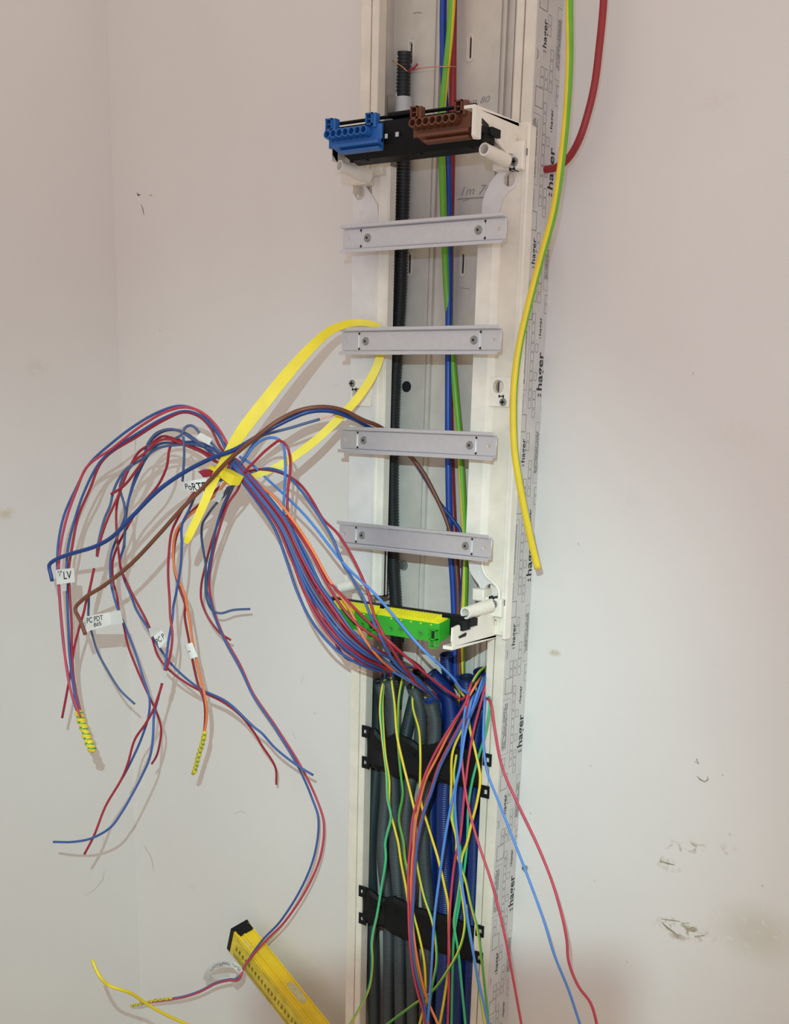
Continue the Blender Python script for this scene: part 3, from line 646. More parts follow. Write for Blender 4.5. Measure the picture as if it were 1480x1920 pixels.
def wire(spec, m, label, r=.0019, name='wire', group=None, core=False, pre=None, cut=None, cat='wire'):
    pts=(pre or [])+parse(spec) if isinstance(spec,str) else spec
    path=catmull([U(*p) for p in pts],step=.0065)
    if m=='py':     # green and yellow striped insulation
        ph=random.randrange(10)
        o=tube(name,path,r,[M['yellow'],M['green']],n=10,fm=lambda k,i:0 if (k+ph)%10<6 else 1,twist=random.uniform(4,9))
    elif m=='pl': o=tube(name,path,r,[M['yellow'],M['lime']],n=10,fm=lambda k,i:0 if (k-5)%10<6 else 1)
    elif m=='pt':
        ph=random.randrange(10)
        o=tube(name,path,r,[M['yellow'],M['teal']],n=10,fm=lambda k,i:0 if (k+ph)%10<5 else 1,twist=random.uniform(5,11))
    elif m=='PG':
        o=tube(name,path,r,[M['yellow'],M['lime']],n=14,fm=lambda k,i:0 if (k-9)%14<7 else 1,twist=-4.0,sq=1)
    elif m=='PY':
        o=tube(name,path,r,[M['yellow'],M['lime']],n=14,fm=lambda k,i:0 if (k-2)%14<7 else 1,twist=-2.4,sq=1)
    else: o=tube(name,path,r,M[m],n=8 if r<.003 else 14)
    if core:
        t=(path[-1]-path[-2]).normalized(); b=MB(); b.cyl(path[-1]-t*.002,path[-1]+t*core,r*.5,n=8); b.build('copper_core',M['copper'],o)
    return tag(o,label,cat,group)

# the thick bundle between conduits and cable tie
SP=[(712,1246,.125,13),(676,1226,.170,19),(640,1195,.193,24),(606,1150,.200,26),(577,1100,.204,22),(553,1045,.207,17),(527,985,.211,14),(492,935,.216,12),(458,893,.221,10),(436,866,.225,8)]
def strand(u,v,tw,end,left,skip=0):
    pre=[(end[0]-1,end[1]+26,end[2]-.006),(end[0],end[1],end[2]),(end[0]*.75+712*.25,end[1]*.75+1246*.25-3,end[2]*.7+.125*.3+.010)]
    n=len(SP)
    for i,(x,y,d,w) in enumerate(SP):
        a=SP[max(i-1,0)]; c=SP[min(i+1,n-1)]; tx,ty=c[0]-a[0],c[1]-a[1]; l=math.hypot(tx,ty); nx,ny=-ty/l,tx/l
        ang=tw*i/(n-1); uu=u*math.cos(ang)-v*math.sin(ang); vv=u*math.sin(ang)+v*math.cos(ang)
        pre.append((x+nx*uu*w,y+ny*uu*w,d+vv*w*.00055))
    return [tuple(q) for q in pre]+[tuple(q) for q in parse(left)]
EN=[(730,1268,.044),(737,1268,.044),(716,1273,.024),(778,1280,.044),(785,1281,.044),(792,1258,.024),(812,1307,.052),(819,1307,.052),(720,1272,.022),(781,1278,.044)]
GB='wires gathered in the yellow cable tie'
BND=[ # u, v, twist, end, colour, left path, label
(-.95,.3,.8,EN[0],'blue','A:1340,370,.226 1250,200 1150,110 1030,78 880,120 720,210 560,330 390,490 310,640 225,830 185,1010 175,1210,.285 185,1330 195,1480 C:125,200 150,450 175,600 190,700 240,865 262,905,.293','blue wire forming the outermost arch of the spray on the left'),
(-.7,-.4,1.0,EN[2],'rose','A:1370,380,.230 1290,230 1190,130 1080,88 950,110 760,215 560,370 375,510 310,660 245,840 200,1040 185,1210,.290 P:111,1100 C:120,100 140,330 165,560 195,720 246,862 264,905,.298','crimson wire running just inside the outermost blue arch'),
(-.5,.6,-.9,EN[1],'blue','A:1350,370,.220 1250,222 1160,140 1060,115 930,155 730,270 580,370 470,470 360,680 290,890 250,1060 240,1200,.278 C:168,20 180,300 190,500 215,700 250,865 264,905,.287','second blue wire from outside in the big arch on the left'),
(-.3,-.6,1.2,EN[3],'red','A:1310,370,.222 1245,240 1165,155 1060,122 930,170 740,285 485,465 400,660 320,850 280,1050 257,1200,.275 C:186,20 200,250 205,500 225,700 262,870 268,905,.284','second crimson wire from outside in the big arch on the left'),
(-.1,.9,.7,EN[4],'red','A:1310,480,.226 1180,390 1060,340 970,300 900,290 830,340 740,400 680,500 630,620 590,760 585,900 600,1080,.22 620,1210 680,1350 C:660,120 740,280 770,390 800,480 870,570 1000,670 1130,740 1250,800 1370,890,.13 1480,1030 D:700,1090 800,1250 808,1370,.045','red wire that ends pointing straight down right of the spray'),
(.1,-.9,1.1,EN[6],'blue','A:1270,420,.222 1180,350 1080,275 1000,245 900,260 810,340 770,440 700,620 660,790 645,960,.22 635,1060 610,1170 640,1280 690,1400 C:650,160 720,270 810,423 900,545 1080,700 1280,800 1480,985,.14 D:700,1010 800,1120 960,1245 1065,1308,.095','blue wire with its cut end crossing the long red and blue pair'),
(.25,.5,-1.0,EN[8],'red','A:1300,440,.224 1200,400 1080,350 1000,310 960,360,.23 935,500 880,620 800,720 720,820 645,950 590,1060 560,1160 565,1300 590,1400,.21 C:515,60 530,165 560,260 590,400 650,560 720,720 790,870 822,980,.15 812,1090 790,1175 758,1228,.135','red wire with a bent blackened tip low in the spray'),
(.4,-.2,1.3,EN[9],'blue','A:1250,370,.222 1150,330 1000,335 880,345 800,430 720,590 680,700 640,860 585,1000 548,1120 545,1280 565,1385,.22 C:495,60 525,165 565,260 640,450 700,640 742,780 738,880 690,1040 620,1200 555,1325,.23','blue wire ending where it meets the red wire at the lower left'),
(.55,.7,.9,EN[5],'slate','A:1240,380,.224 1120,345 1000,350 880,370 760,450 650,520 600,590 562,680 545,760 500,870 455,1060,.26 450,1120 425,1230 395,1400 C:320,120 318,215 340,315 380,450 450,580 540,720 640,815,.185','slate blue wire passing through the PC label and ending alone at the left'),
(.7,-.5,-1.2,EN[7],'red','A:1290,470,.226 1180,400 1050,345 960,310 880,320 790,400 700,470 650,560 600,700 530,850 480,990 455,1110,.27 430,1210 400,1350 370,1460 C:290,160 250,300 218,430 200,560 175,700 160,780 135,910,.282','red wire ending low at the far left beside the striped tape'),
(.85,.2,.8,EN[0],'red','A:1330,560,.232 1240,620 1150,660 1080,740 1010,860 970,950 950,1100 945,1250 955,1420,.22 C:885,200 900,330 890,450 860,570 838,640 C:825,690 795,780 770,850 715,950 640,1060 590,1230 550,1330,.25 460,1480 E:290,80 235,220 193,300,.295','red wire reaching the lowest point at the lower left'),
(1.0,-.1,1.0,EN[3],'blue','A:1350,580,.230 1260,600 1160,660 1090,800 1040,910 1040,1050 1030,1200 1000,1380 980,1480,.21 C:905,180 870,400 850,560 830,660 805,760 775,880 765,1050 745,1180 690,1310,.25 600,1480 E:370,100 320,170 230,225 140,243 50,243,.315','blue wire whose end points left at the bottom of the spray'),
(.75,.9,-.6,EN[4],'orange','A:1380,560,.228 1290,680 1180,770 1080,850 1000,950 980,1100 1000,1250 1060,1380 C:1000,130 1030,300 1043,400 1070,520 1100,640 1130,780 1140,880 1125,1000,.17 1100,1110 1045,1300,.150','orange wire running down to the narrow striped tape'),
(.6,.1,1.4,EN[8],'maroon','A:1370,550,.222 1280,660 1190,740 1090,830 1010,960 985,1090 990,1220 1030,1360 1065,1470 C:985,180 1015,370 1040,510 1082,690 1120,790 1122,990,.166 1095,1110 1040,1300,.148','dark red wire beside the orange one, ending in striped tape'),
(.9,.5,-1.1,EN[6],'slate','P:443,895,.214 A:1340,690 1270,765 1205,855 1182,900 1178,1000 1205,1180 1205,1350,.12 C:1128,10 1138,80 1178,165 1230,185 1320,162 1440,155,.072','slate wire kinked to the right with a level cut end'),
(.3,.95,.7,EN[2],'blue','P:447,898,.210 A:1420,600 1340,740 1280,920 1250,1080 1222,1250 1218,1380,.11 C:1150,60 1200,225 1260,365 1370,565,.08 D:640,745 800,985 960,1250 1060,1480,.04 E:1275,130 1263,280 1215,420 1100,610 1015,700 930,825,.075 P:446,1834,.085 430,1836 404,1843 375,1858 345,1868 323,1872,.06 285,1877 262,1881,.055','dark blue wire of the longest pair, curving down to the spirit level'),
(.5,-.9,.9,EN[5],'rose','P:450,900,.208 A:1440,630 1360,760 1290,970 1243,1180 1232,1350,.105 C:1158,20 1190,170 1242,312 1372,545,.075 D:645,735 805,970 980,1250 1090,1480,.036 E:1300,150 1290,290 1238,430 1118,615 1028,705 934,822,.078 P:448,1836,.088 430,1838 404,1845 375,1860 345,1870 323,1874,.062 285,1879 262,1883,.057','rose red wire of the longest pair, curving down to the spirit level'),
(.15,.2,1.0,EN[9],'red','P:440,900,.205 A:1340,760 1260,980 1205,1180 1172,1380,.10 C:1100,50 1105,110 1150,215 1235,325 1305,370,.082','short red wire ending beside the longest pair'),
]
for (u,v,tw,end,m,left,lab) in BND:
    if m=='orange': wire('P:790,1300,.035 768,1272,.05 F:600,715,.07 500,645 400,555,.16 300,420,.186 200,222,.19 60,20,.20 B:1060,1080 985,960 900,840 780,700,.212 640,600 540,530,.218 '+left,m,lab,group=GB)
    else: wire(strand(u,v,tw,end,left),m,lab,group=GB)
# more wires climbing from the conduits
wire('P:738,1285,.035 735,1262,.06 690,1236,.15 642,1198,.19 606,1142,.20 D:1085,60 B:1100,1480,.20 1030,1300 950,1100 885,950 860,800 865,650,.2 870,480 845,330 800,300 720,310 650,360 600,430,.225 575,465 P:449,873,.22','sky','pale blue wire arching over in a small hoop right of the cable tie')
wire('P:783,1300,.035 781,1279,.05 720,1250,.12 660,1205,.185 620,1140,.20 B:1130,1440,.20 1060,1250 990,1120 920,980 890,850 885,700 905,480,.205 880,355 830,318 800,335 720,400 660,460 620,500,.228 590,540','red','red wire arching over beside the small pale blue hoop')
wire('P:824,1340,.035 819,1312,.055 F:690,740,.10 520,600,.16 430,440,.186 350,270 300,150 215,0,.19 B:1270,1170,.19 1200,1000 1130,880 1050,760 960,640 870,550 800,520 720,515 660,545,.20 P:462,888,.215','blue','dark blue wire arching widest to the right of the bundle')
wire('P:822,1340,.035 816,1308,.055 F:680,740,.10 560,600,.16 450,420,.187 380,280 330,100,.19 B:1400,1260 1320,1100 1230,960 1130,860 1060,740 980,630 900,570,.185 800,530 P:490,880,.20 465,884','red','red wire arching widest to the right of the bundle')
wire('P:900,1345,.03 882,1308,.05 G:975,325,.085 930,300 860,210,.13 760,110,.165 640,0,.185 B:1480,1370,.19 1310,1210 1200,1080 1100,950 1000,830 880,710 750,590,.19 620,470 550,430,.222','sky','light blue wire stretching alone in a straight diagonal in front of the earth strip')
wire('P:893,1335,.03 886,1310,.05 F:1020,830,.08 985,855 930,825 850,770 700,650,.15 500,470,.185 350,330 200,180 30,0,.20 B:1120,1230 1050,1080 960,930,.195 880,850 760,760 650,640 560,520 500,450,.226','red','red wire crossing the earth strip to the knot of wires at right')
wire('P:735,1290,.03 728,1265,.05 F:370,560,.12 270,590 200,580 140,520 80,390,.18 0,230,.19 D:1060,100 B:1020,1350 930,1180 880,1060 870,940,.2 760,790 640,640 530,500,.224','blue','blue wire sagging lowest at the left edge of the thick bundle')
wire('P:718,1290,.02 720,1266,.04 F:330,565,.12 250,555 150,470 100,360,.185 0,190,.195 D:1080,80 B:1040,1340 960,1190 900,1080 850,920,.2 730,780 600,600 520,480,.226','red','red wire sagging beside the lowest blue one in the thick bundle')
for j,(dx,dy,m,e) in enumerate(((6,-8,'red',(786,1284)),(14,2,'blue',(815,1309)),(-6,10,'rose',(733,1270)),(22,-14,'red',(797,1262)),(-12,14,'blue',(722,1275)))):
    wire(f'P:{e[0]},{e[1]+28},.03 {e[0]},{e[1]},.05 {730+dx*1.2},{1242+dy},.11 {680+dx*1.6},{1216+dy},.17 {632+dx*1.4},{1172+dy*.6},.195 {590+dx*1.2},{1105+dy*.4},.203 {558+dx},{1035+dy*.3},.207 {528+dx*.6},{975},.207 {490},{926},.217 {455-dx*.3},{885},.225 {436},{862},.227','%s'%m,
      '%s wire inside the bundle, %s'%({'red':'dark red','blue':'dark blue','rose':'pink-red'}[m],('nearest its upper edge where it bends','between two red ones','ending in the leftmost open grey conduit','highest of the red ones by the earth strip','lowest of the blue ones')[j]),group='wires lost in the core of the bundle')
wire('B:560,480,.232 700,290,.2 800,258 900,232 1000,202 1110,170,.155','slate','slate wire pointing up right with a bare copper tip under the brown cable',core=.028)
wire('A:1050,290,.245 1056,360 1055,450 1050,530 1045,600,.235','slate','slate wire stub hanging straight into the PORTE label')
wire('A:1400,430,.226 1310,400,.235 1240,330 1160,262,.24 1125,222 1090,214 1060,232 1040,275,.25 1000,300','slate','slate wire stub making a little hump with a white sleeve')
wire('A:770,460,.25 720,530 650,620 600,660 550,690,.262','maroon','dark red stub with a frayed tip in the middle of the spray')
wire('A:700,480,.25 640,560 610,640,.25 640,760 650,850,.24 645,960 640,1060,.235','slate','slate stub lying inside the spray behind the blue cable')
wire('A:850,350,.24 800,350 810,330,.238 860,270 950,240 1030,255 1100,300 1200,360,.23','slate','slate wire forming the small inner arch of the spray')

# lower fan of wires
FL=[
('py','G:400,330,.03 345,225,.05 325,250,.062 300,450 310,600 330,780,.085 350,950 360,1150 385,1280 360,1390 340,1480,.1 H:345,60 345,200 310,430 280,620 235,850 240,1000 215,1200,.12 130,1380 60,1500,.13','pt','green and yellow earth wire that ends up crossing the left lip at the bottom'),
('x','G:400,310,.03 335,240,.06 318,400,.065 325,600 340,800,.085 370,1000 372,1200 420,1400 440,1480 H:410,0,.1 460,220 500,430 530,640,.1 560,900 600,1150 640,1300 600,1500,.12','py','green and yellow earth wire leaving the second grey conduit on the left'),
('x','G:395,260,.03 385,215,.055 410,400 430,650,.08 480,880 540,1120 575,1300 H:560,90,.1 590,280 640,500 700,680 730,850 735,1000,.1 700,1200 660,1500,.1','pt','earth wire leaning right from the second grey conduit, turning green lower down'),
('x','G:480,260,.02 475,212,.05 450,340 440,500 440,700,.08 460,950 475,1100 445,1300 480,1480,.095 H:490,200 520,340 550,600 600,800 640,1000 650,1250 640,1500,.12','py','earth wire with a sideways kink between the two clamp bars'),
('x','G:600,320,.03 560,258,.05 550,420 600,620 610,800,.08 610,1100 620,1190 660,1320 710,1480,.09 H:740,180 800,430 825,560 830,800 830,1000,.1 800,1250 760,1480,.11','py','yellow earth wire falling from the torn grey conduit'),
('x','G:1010,330,.03 950,560,.07 860,780,.085 850,1000 850,1280 890,1460,.09 H:890,150 960,380 1000,560 1050,750 1090,1050,.095 1140,1520,.11','py','yellow earth wire from the knot that drifts over the right trunking wall'),
('x','G:1105,200,.02 1120,125,.04 1060,170,.06 1000,270 965,360,.08 930,330 880,260,.05','py','short earth wire looping over from the back right conduit'),
('x','G:975,400,.05 990,590,.07 1040,800 1072,980,.08 1050,1150 1000,1350 970,1480,.09 H:935,180 920,350 940,540 955,700,.1 920,880 820,1070 700,1230 560,1330 330,1500,.13','py','earth wire sweeping across to the lower left over the conduits'),
('x','G:1125,330,.045 1148,400,.076 1110,640,.08 1050,850,.075 1010,1010 980,1200 975,1400,.085 H:960,200 910,550 870,800 860,1000 848,1510,.1','teal','green wire running down among the red ones'),
('x','G:890,800,.07 870,950,.078 880,1100,.085 860,1250 880,1400 H:905,60,.09 925,280 900,500 870,700,.1 900,900 930,1200 960,1510,.1','pt','green and yellow earth wire close behind the pair of light blue ones'),
('x','G:1045,230,.03 1000,262,.075 960,400,.085 860,560 740,760 650,950,.1 590,1150 550,1300 535,1480 H:520,250 520,600 535,900,.12 570,1150 640,1400 690,1510,.13','rose','leftmost red wire of the fan below the knot'),
('x','G:1085,200,.03 1040,260,.07 960,400,.08 860,580 740,820 650,1000,.095 610,1150 570,1350 560,1480 H:545,250 540,500 560,800,.115 600,1050 660,1280 760,1510,.125','orange','orange wire in the fan below the knot'),
('x','G:1040,330,.03 955,520,.085 850,720 760,900,.1 700,1080 640,1250 590,1480 H:575,220 560,500 545,800,.12 580,1100 640,1320 665,1510,.13','blue','blue wire crossing left beside the orange one in the fan'),
('x','G:1044,330,.03 950,510,.082 842,710 752,890,.097 690,1080 628,1260 582,1480 H:565,220 550,500 538,800,.117 560,1100 620,1320 650,1510,.127','rose','red wire twinned with the blue one crossing left in the fan'),
('x','G:1140,170,.02 1140,128,.04 1090,350,.07 1020,620 980,850 950,1100,.095 910,1480 H:880,200 850,450 830,800 830,1150 820,1510,.11','rose','red wire from the top right mouth that falls nearly vertically'),
('x','G:1010,300,.05 985,360,.08 950,560 930,800 950,1020,.1 980,1200 1050,1460 H:1150,360,.12 1240,700 1320,1100 1395,1510,.14','rose','red wire leaving the frame over the printed film at the bottom'),
('x','G:1098,400,.045 1122,368,.066 1150,390,.078 1182,600,.086 P:942,1439,.09 968,1500 1008,1584,.10 1034,1649 1053,1713 1063,1762 1067,1804 1085,1849 1108,1881 1122,1930,.13','rose','red wire farthest right, kinked near the bottom'),
('x','G:1100,320,.045 1106,380,.074 1098,560,.082 P:907,1400,.085 914,1448 934,1500 963,1574,.10 992,1649 1021,1729 1040,1791 1066,1855 1091,1930,.13','sky','light blue wire farthest right, hanging over the printed film'),
('x','G:1110,200,.03 1085,235,.07 1020,420,.085 960,620 915,900,.1 870,1080 830,1280 795,1480 H:760,330 720,650 700,980,.12 680,1300 665,1510,.13','sky','light blue wire crossing the fan down to the left'),
('x','G:1000,350,.05 960,430,.085 940,600 915,900 880,1080,.1 880,1250 900,1480 H:930,400 980,700 1040,1050,.11 1140,1510,.13','sky','light blue wire crossing the fan down to the right'),
('x','G:1060,300,.04 1000,400,.09 975,520,.09 990,450,.08','sky','short blue stub folded in the knot of wires'),
('x','G:1130,190,.03 1120,170,.05 1095,260,.075 1040,400 990,520,.09','blue','blue stub joining the knot from the back right conduit'),
('x','H:960,560,.10 985,750,.10 1030,1000,.10 1080,1300,.105 1110,1510,.11','pt','pale green earth wire emerging over the right trunking wall at the bottom'),
]
for (_,sp,m,lab) in FL: wire(sp,m,lab,group='wires fanning down over the conduits')

# heavy cables inside the channel
HG='heavy supply cables running down the channel'
wire('P:866,-560,.034 851,-60,.034 844,60,.034 835,150,.034 828,230,.034 830,330,.034 834,450,.034 838,540,.032 846,640,.028 854,730,.028 862,820,.028 868,920,.026 872,1010,.024 872,1100,.024 868,1180,.024 866,1250,.022 866,1330,.02','PG','thick green and yellow cable running down the open channel',r=.0046,name='power_cable',group=HG,cat='cable')
wire('P:848,-560,.020 833,-60,.020 831,60,.020 833,150,.020 838,260,.022 842,400,.026 842,560,.030 841,700,.032 841,850,.030 844,1000,.026 850,1100,.022 853,1180,.022 856,1280,.018','cobalt','thick blue cable running down the open channel',r=.0046,name='power_cable',group=HG,cat='cable')
wire('P:868,-560,.018 852,-60,.018 850,60,.018 849,200,.018 847,320,.016 844,500,.014 843,700,.012 846,850,.012 850,960,.012 856,1060,.014 860,1150,.014 862,1280,.014','maroon','thick red cable mostly hidden behind the blue one',r=.0046,name='power_cable',group=HG,cat='cable')
# loose brown and blue pair
wire('P:160,1190,.305 150,1162,.305 141,1142,.305 158,1122,.30 P:195,1098 245,1058 300,1000,.27 340,955 380,915,.25 430,862,.245 480,820,.235 520,790,.22 560,770 600,763,.18 640,768,.15 680,787,.12 715,802,.085 P:760,845,.055 790,880,.045 815,925,.038 836,972,.034 852,1030,.030 858,1090,.028 860,1180,.028 863,1270,.026','brown','brown cable sweeping from far left over the tie and down behind the rails',r=.0029,name='flexible_cable',cat='cable')
wire('P:98,1090,.318 95,1076,.318 92,1060,.318 105,1049,.315 P:135,1038 180,1024 210,1007 250,966,.28 300,917 345,886,.255 400,858,.25 440,843,.242 500,808,.225 545,785 580,772,.19 615,770,.17 650,780,.14 690,800,.09 P:750,838,.05 775,862,.044 800,900,.038 826,945,.034 850,975,.03 866,1002,.028 869,1060,.026 864,1130,.026 860,1200,.026 858,1270,.024','navy','dark blue cable sweeping from far left over the tie and down behind the rails',r=.0029,name='flexible_cable',cat='cable')
# right-hand supply tails
def pe(path,label,**k): return wire(path,'PY',label,cat='cable',**k)
pe('P:1094,-570,.060 1068,-70,.060 1068,20,.060 1068,120,.062 1062,220,.066 1051,320,.074 1038,400,.084 1016,480,.092 992,570,.098 974,650,.102 965,720,.102 963,780,.100 966,850,.096 977,920,.088 990,985,.078 1000,1030,.070 1009,1066,.064','thick yellow and green cable with a cut end over the printed film',r=.0046,name='power_cable',core=.0006)
wire('P:1166,-570,.040 1136,-70,.040 1131,20,.040 1124,90,.040 1115,160,.040 1102,215,.040 1085,265,.038 1066,297,.034 1045,313,.029 1030,317,.025 1015,318,.0240','maroon','thick dark red cable entering the side of the trunking',r=.0045,name='power_cable',cat='cable')
# copper tie wire
wire('P:735,113,.034 748,121,.033 758,128,.031 763,133,.030 770,132,.031 778,130,.034 790,128,.038 805,126,.040 832,125,.042 855,125,.030','copper','thin copper wire tied round the black conduit and the supply cables',r=.0006,name='binding_wire')
b_=wire('P:766,134,.031 772,130,.034 778,126,.035 783,120,.033','red','scrap of red insulation twisted on the copper binding wire',r=.0014,name='insulation_scrap',cat='scrap')
# green wire end at bottom left
wire('P:173,1800,.40 179,1815,.40 188,1832,.40 203,1847,.39 222,1854,.38 245,1862,.36 275,1882,.33 310,1902,.30 345,1918,.27 400,1945,.22','pl','green and yellow earth wire poking in from the bottom left corner',r=.0025)
# red blade stub near the tie
b=MB(); a=U(371,884,.235); c=U(399,884,.228)
P=[U(x,y,.232) for x,y in ((371,884),(382,880),(392,880),(400,884),(400,892),(390,893),(381,895),(378,891))]
vs=P+[p+Vector((.003,.004,0)) for p in P]; n=len(P)
b.add(vs,[tuple(range(n))[::-1],tuple(range(n,2*n))]+[(i,(i+1)%n,(i+1)%n+n,i+n) for i in range(n)]); tag(b.build('sleeve_scrap',M['red']),'flattened scrap of red sleeve sticking out left of the tie head','scrap')

# ------------------------------------------------------------------ cable tie
ct=tag(empty('cable_tie',U(425,890,.23)),'long yellow plastic cable tie looped behind a rail and round the wires','cable tie')
def ribbon(name, spec, mat_, parent, thick=.0014, nrm=Vector((.55,-.82,.12))):
    P=[U(x,y,d) for x,y,d,w in spec]; Wd=[w for *_,w in spec]
    path=catmull(P,6); ws=[]
    for i in range(len(P)-1): ws+= [Wd[i]+(Wd[i+1]-Wd[i])*k/6 for k in range(6)]
    ws.append(Wd[-1]); vs=[]; fs=[]
    for i,p in enumerate(path):
        t=(path[min(i+1,len(path)-1)]-path[max(i-1,0)]).normalized(); s=t.cross(nrm).normalized(); n=s.cross(t).normalized()
        w=ws[i]/2; vs+= [p+s*w+n*thick/2,p-s*w+n*thick/2,p-s*w-n*thick/2,p+s*w-n*thick/2]
        if i:
            a=(i-1)*4; c=i*4
            for k in range(4): fs.append((a+k,a+(k+1)%4,c+(k+1)%4,c+k))
    fs+=[(3,2,1,0),tuple(range(len(vs)-4,len(vs)))]
    return kid(mesh(name,vs,fs,mat_),parent)
ribbon('strap',[(349,1018,.262,.006),(354,1006,.262,.0105),(378,955,.252,.0112),(402,900,.242,.0118),(418,870,.240,.0118),(452,812,.228,.0165),(490,762,.212,.0168),(540,700,.185,.0155),(590,645,.155,.0125),(625,617,.125,.0105),(660,606,.100,.0095),(688,606,.088,.0075),(706,612,.082,.0085),(716,632,.080,.0095),(714,664,.082,.0112),(700,702,.088,.0112),(672,745,.104,.0110),(640,780,.122,.0108),(595,823,.146,.0108),(560,850,.166,.0108),(530,870,.182,.0100),(495,886,.198,.0085),(466,896,.21,.0085),(436,902,.222,.0085),(418,898,.230,.0085)],M['tie'],ct)
hp=[U(x,y,.240) for x,y in ((401,886),(410,876),(441,893),(432,910))]
o=Vector((.006,.009,0)); b=MB(); b.add(hp+[q+o*1.1 for q in hp],[(0,1,2,3),(7,6,5,4),(0,4,5,1),(1,5,6,2),(2,6,7,3),(3,7,4,0)][::-1]); kid(b.build('tie_head',M['tie']),ct)
hp=[U(x,y,.243) for x,y in ((393,873),(413,881),(411,892),(402,896),(401,884),(391,878))]
b=MB(); n=6; b.add(hp+[q+o*.7 for q in hp],[tuple(range(n)),tuple(range(n,2*n))[::-1]]+[(i,(i+1)%n,(i+1)%n+n,i+n) for i in range(n)]); kid(b.build('tie_flap',M['tie']),ct)

# ------------------------------------------------------------------ paper labels and tape
def flag(name, quad, label, m='paper', text=None, area=(.1,.9,.2,.8), th=.0004, curl=0.0, group=None, cat='label', scrib=None, rotq=0):
    """paper flag: quad = 4 (px,py,dep) TL TR BR BL"""
    Q=[U(*q) for q in quad]; n=(Q[1]-Q[0]).cross(Q[3]-Q[0]).normalized()
    if n.dot(Vector((.5,-.85,.1)))<0: n=-n
    N=8; bil=lambda u,v:(Q[0].lerp(Q[1],u)).lerp(Q[3].lerp(Q[2],u),v)+n*curl*math.sin(math.pi*u)
    vs=[]; fs=[]
    for i in range(N+1):
        for v in (0,1): vs.append(bil(i/N,v)+n*th/2)
        for v in (1,0): vs.append(bil(i/N,v)-n*th/2)
    for i in range(N):
        for k in range(4): a=i*4+k; c=i*4+(k+1)%4; fs.append((a,c,c+4,a+4))
    fs+=[(3,2,1,0),tuple(range(N*4,N*4+4))]
    r=tag(mesh(name,vs,fs,M[m]),label,cat,group)
    for t,ar in (text or []):
        V,F=txt(t,bold=.01)
        def mp(u,v):
            uu=ar[0]+(ar[1]-ar[0])*u; vv=ar[3]+(ar[2]-ar[3])*v
            return bil(uu,vv)+n*(th/2+.0002)
        mesh('handwriting',[mp(u,v) for u,v in V],F,M['ink'],r)
    if scrib:
        rg=random.Random(3); vs=[]; fs=[]
        for (va,ua,ub) in scrib:
            u=ua
            while u<ub:
                l=rg.uniform(.015,.05); k=len(vs); h=rg.uniform(.03,.07)
                vs+=[bil(u,va-h)+n*.0005,bil(u+l,va-h*.4)+n*.0005,bil(u+l,va+h*.6)+n*.0005,bil(u,va+h)+n*.0005]; fs.append((k,k+1,k+2,k+3)); u+=l+.02
        mesh('handwriting',vs,fs,M['ink'],r)
    return r
def C(x,y,d): return (80+x/3.7,1100+y/3.7,d)
def A(x,y,d): return (60+x/3.7,740+y/3.7,d)
flag('paper_label',[A(165,1215,.302),A(290,1202,.302),A(298,1300,.302),A(172,1318,.302)],'white paper label marked LV on the outermost arch of wires',text=[('LV',(.42,.86,.18,.72)),('\'/\'',(.12,.34,.1,.45))])
flag('label_tail',[A(205,1310,.300),A(240,1306,.300),A(238,1362,.300),A(203,1366,.300)],'clear label tail hanging under the LV label','tape')
flag('paper_label',[C(296,208,.285),C(470,176,.285),C(478,262,.285),C(306,312,.285)],'long paper label marked PC PDT BIS on the left wires',text=[('PC PDT',(.05,.70,.10,.48)),('BIS',(.32,.62,.56,.84))])
flag('label_wrap',[C(468,178,.286),C(540,162,.282),C(560,252,.282),C(484,264,.286)],'clear wrapped end of the PC PDT BIS label','tape')
flag('sleeve',[A(425,1118,.282),A(462,1128,.282),A(452,1208,.282),A(415,1200,.282)],'clear sleeve round the red and slate wires above the brown cable','tape')
flag('paper_label',[C(770,345,.245),C(826,300,.245),C(862,372,.245),C(812,428,.245)],'small tilted paper label marked PC P',text=[('PC P',(.02,.98,.28,.72))])
flag('label_wrap',[C(735,290,.247),C(790,280,.247),C(832,306,.244),C(752,352,.245)],'folded clear end of the small PC P label','tape')
flag('sleeve',[C(838,580,.235),C(868,588,.235),C(842,672,.235),C(812,664,.235)],'clear sleeve above the dark wire low in the spray','tape')
flag('paper_label',[C(982,408,.196),C(1038,386,.196),C(1075,486,.196),C(1020,508,.196)],'blank paper label on the orange wire',curl=.003,scrib=[(.5,.35,.6)])
flag('sleeve',[A(1168,262,.246),A(1252,306,.242),A(1228,350,.242),A(1142,296,.246)],'white sleeve on the little hump of slate wire','paper')
flag('paper_label',[A(1045,610,.246),A(1210,580,.246),A(1250,690,.244),A(1050,655,.246)],'curved paper label marked PORTE left of the cable tie',text=[('PoRTE',(.12,.92,.22,.92))],curl=.004)
flag('sleeve',[A(1298,650,.226),A(1340,672,.226),A(1300,752,.226),A(1262,732,.226)],'grey sleeve just right of the hanging tie strap','tape')
flag('paper_scrap',[A(1310,600,.224),A(1372,618,.224),A(1345,668,.224),A(1300,650,.224)],'white paper scrap under the tie head','paper')
flag('dark_sleeve',[A(1352,640,.228),A(1378,628,.228),A(1345,680,.228),A(1325,690,.228)],'dark sleeve between the tie head and the grey sleeve','dark')
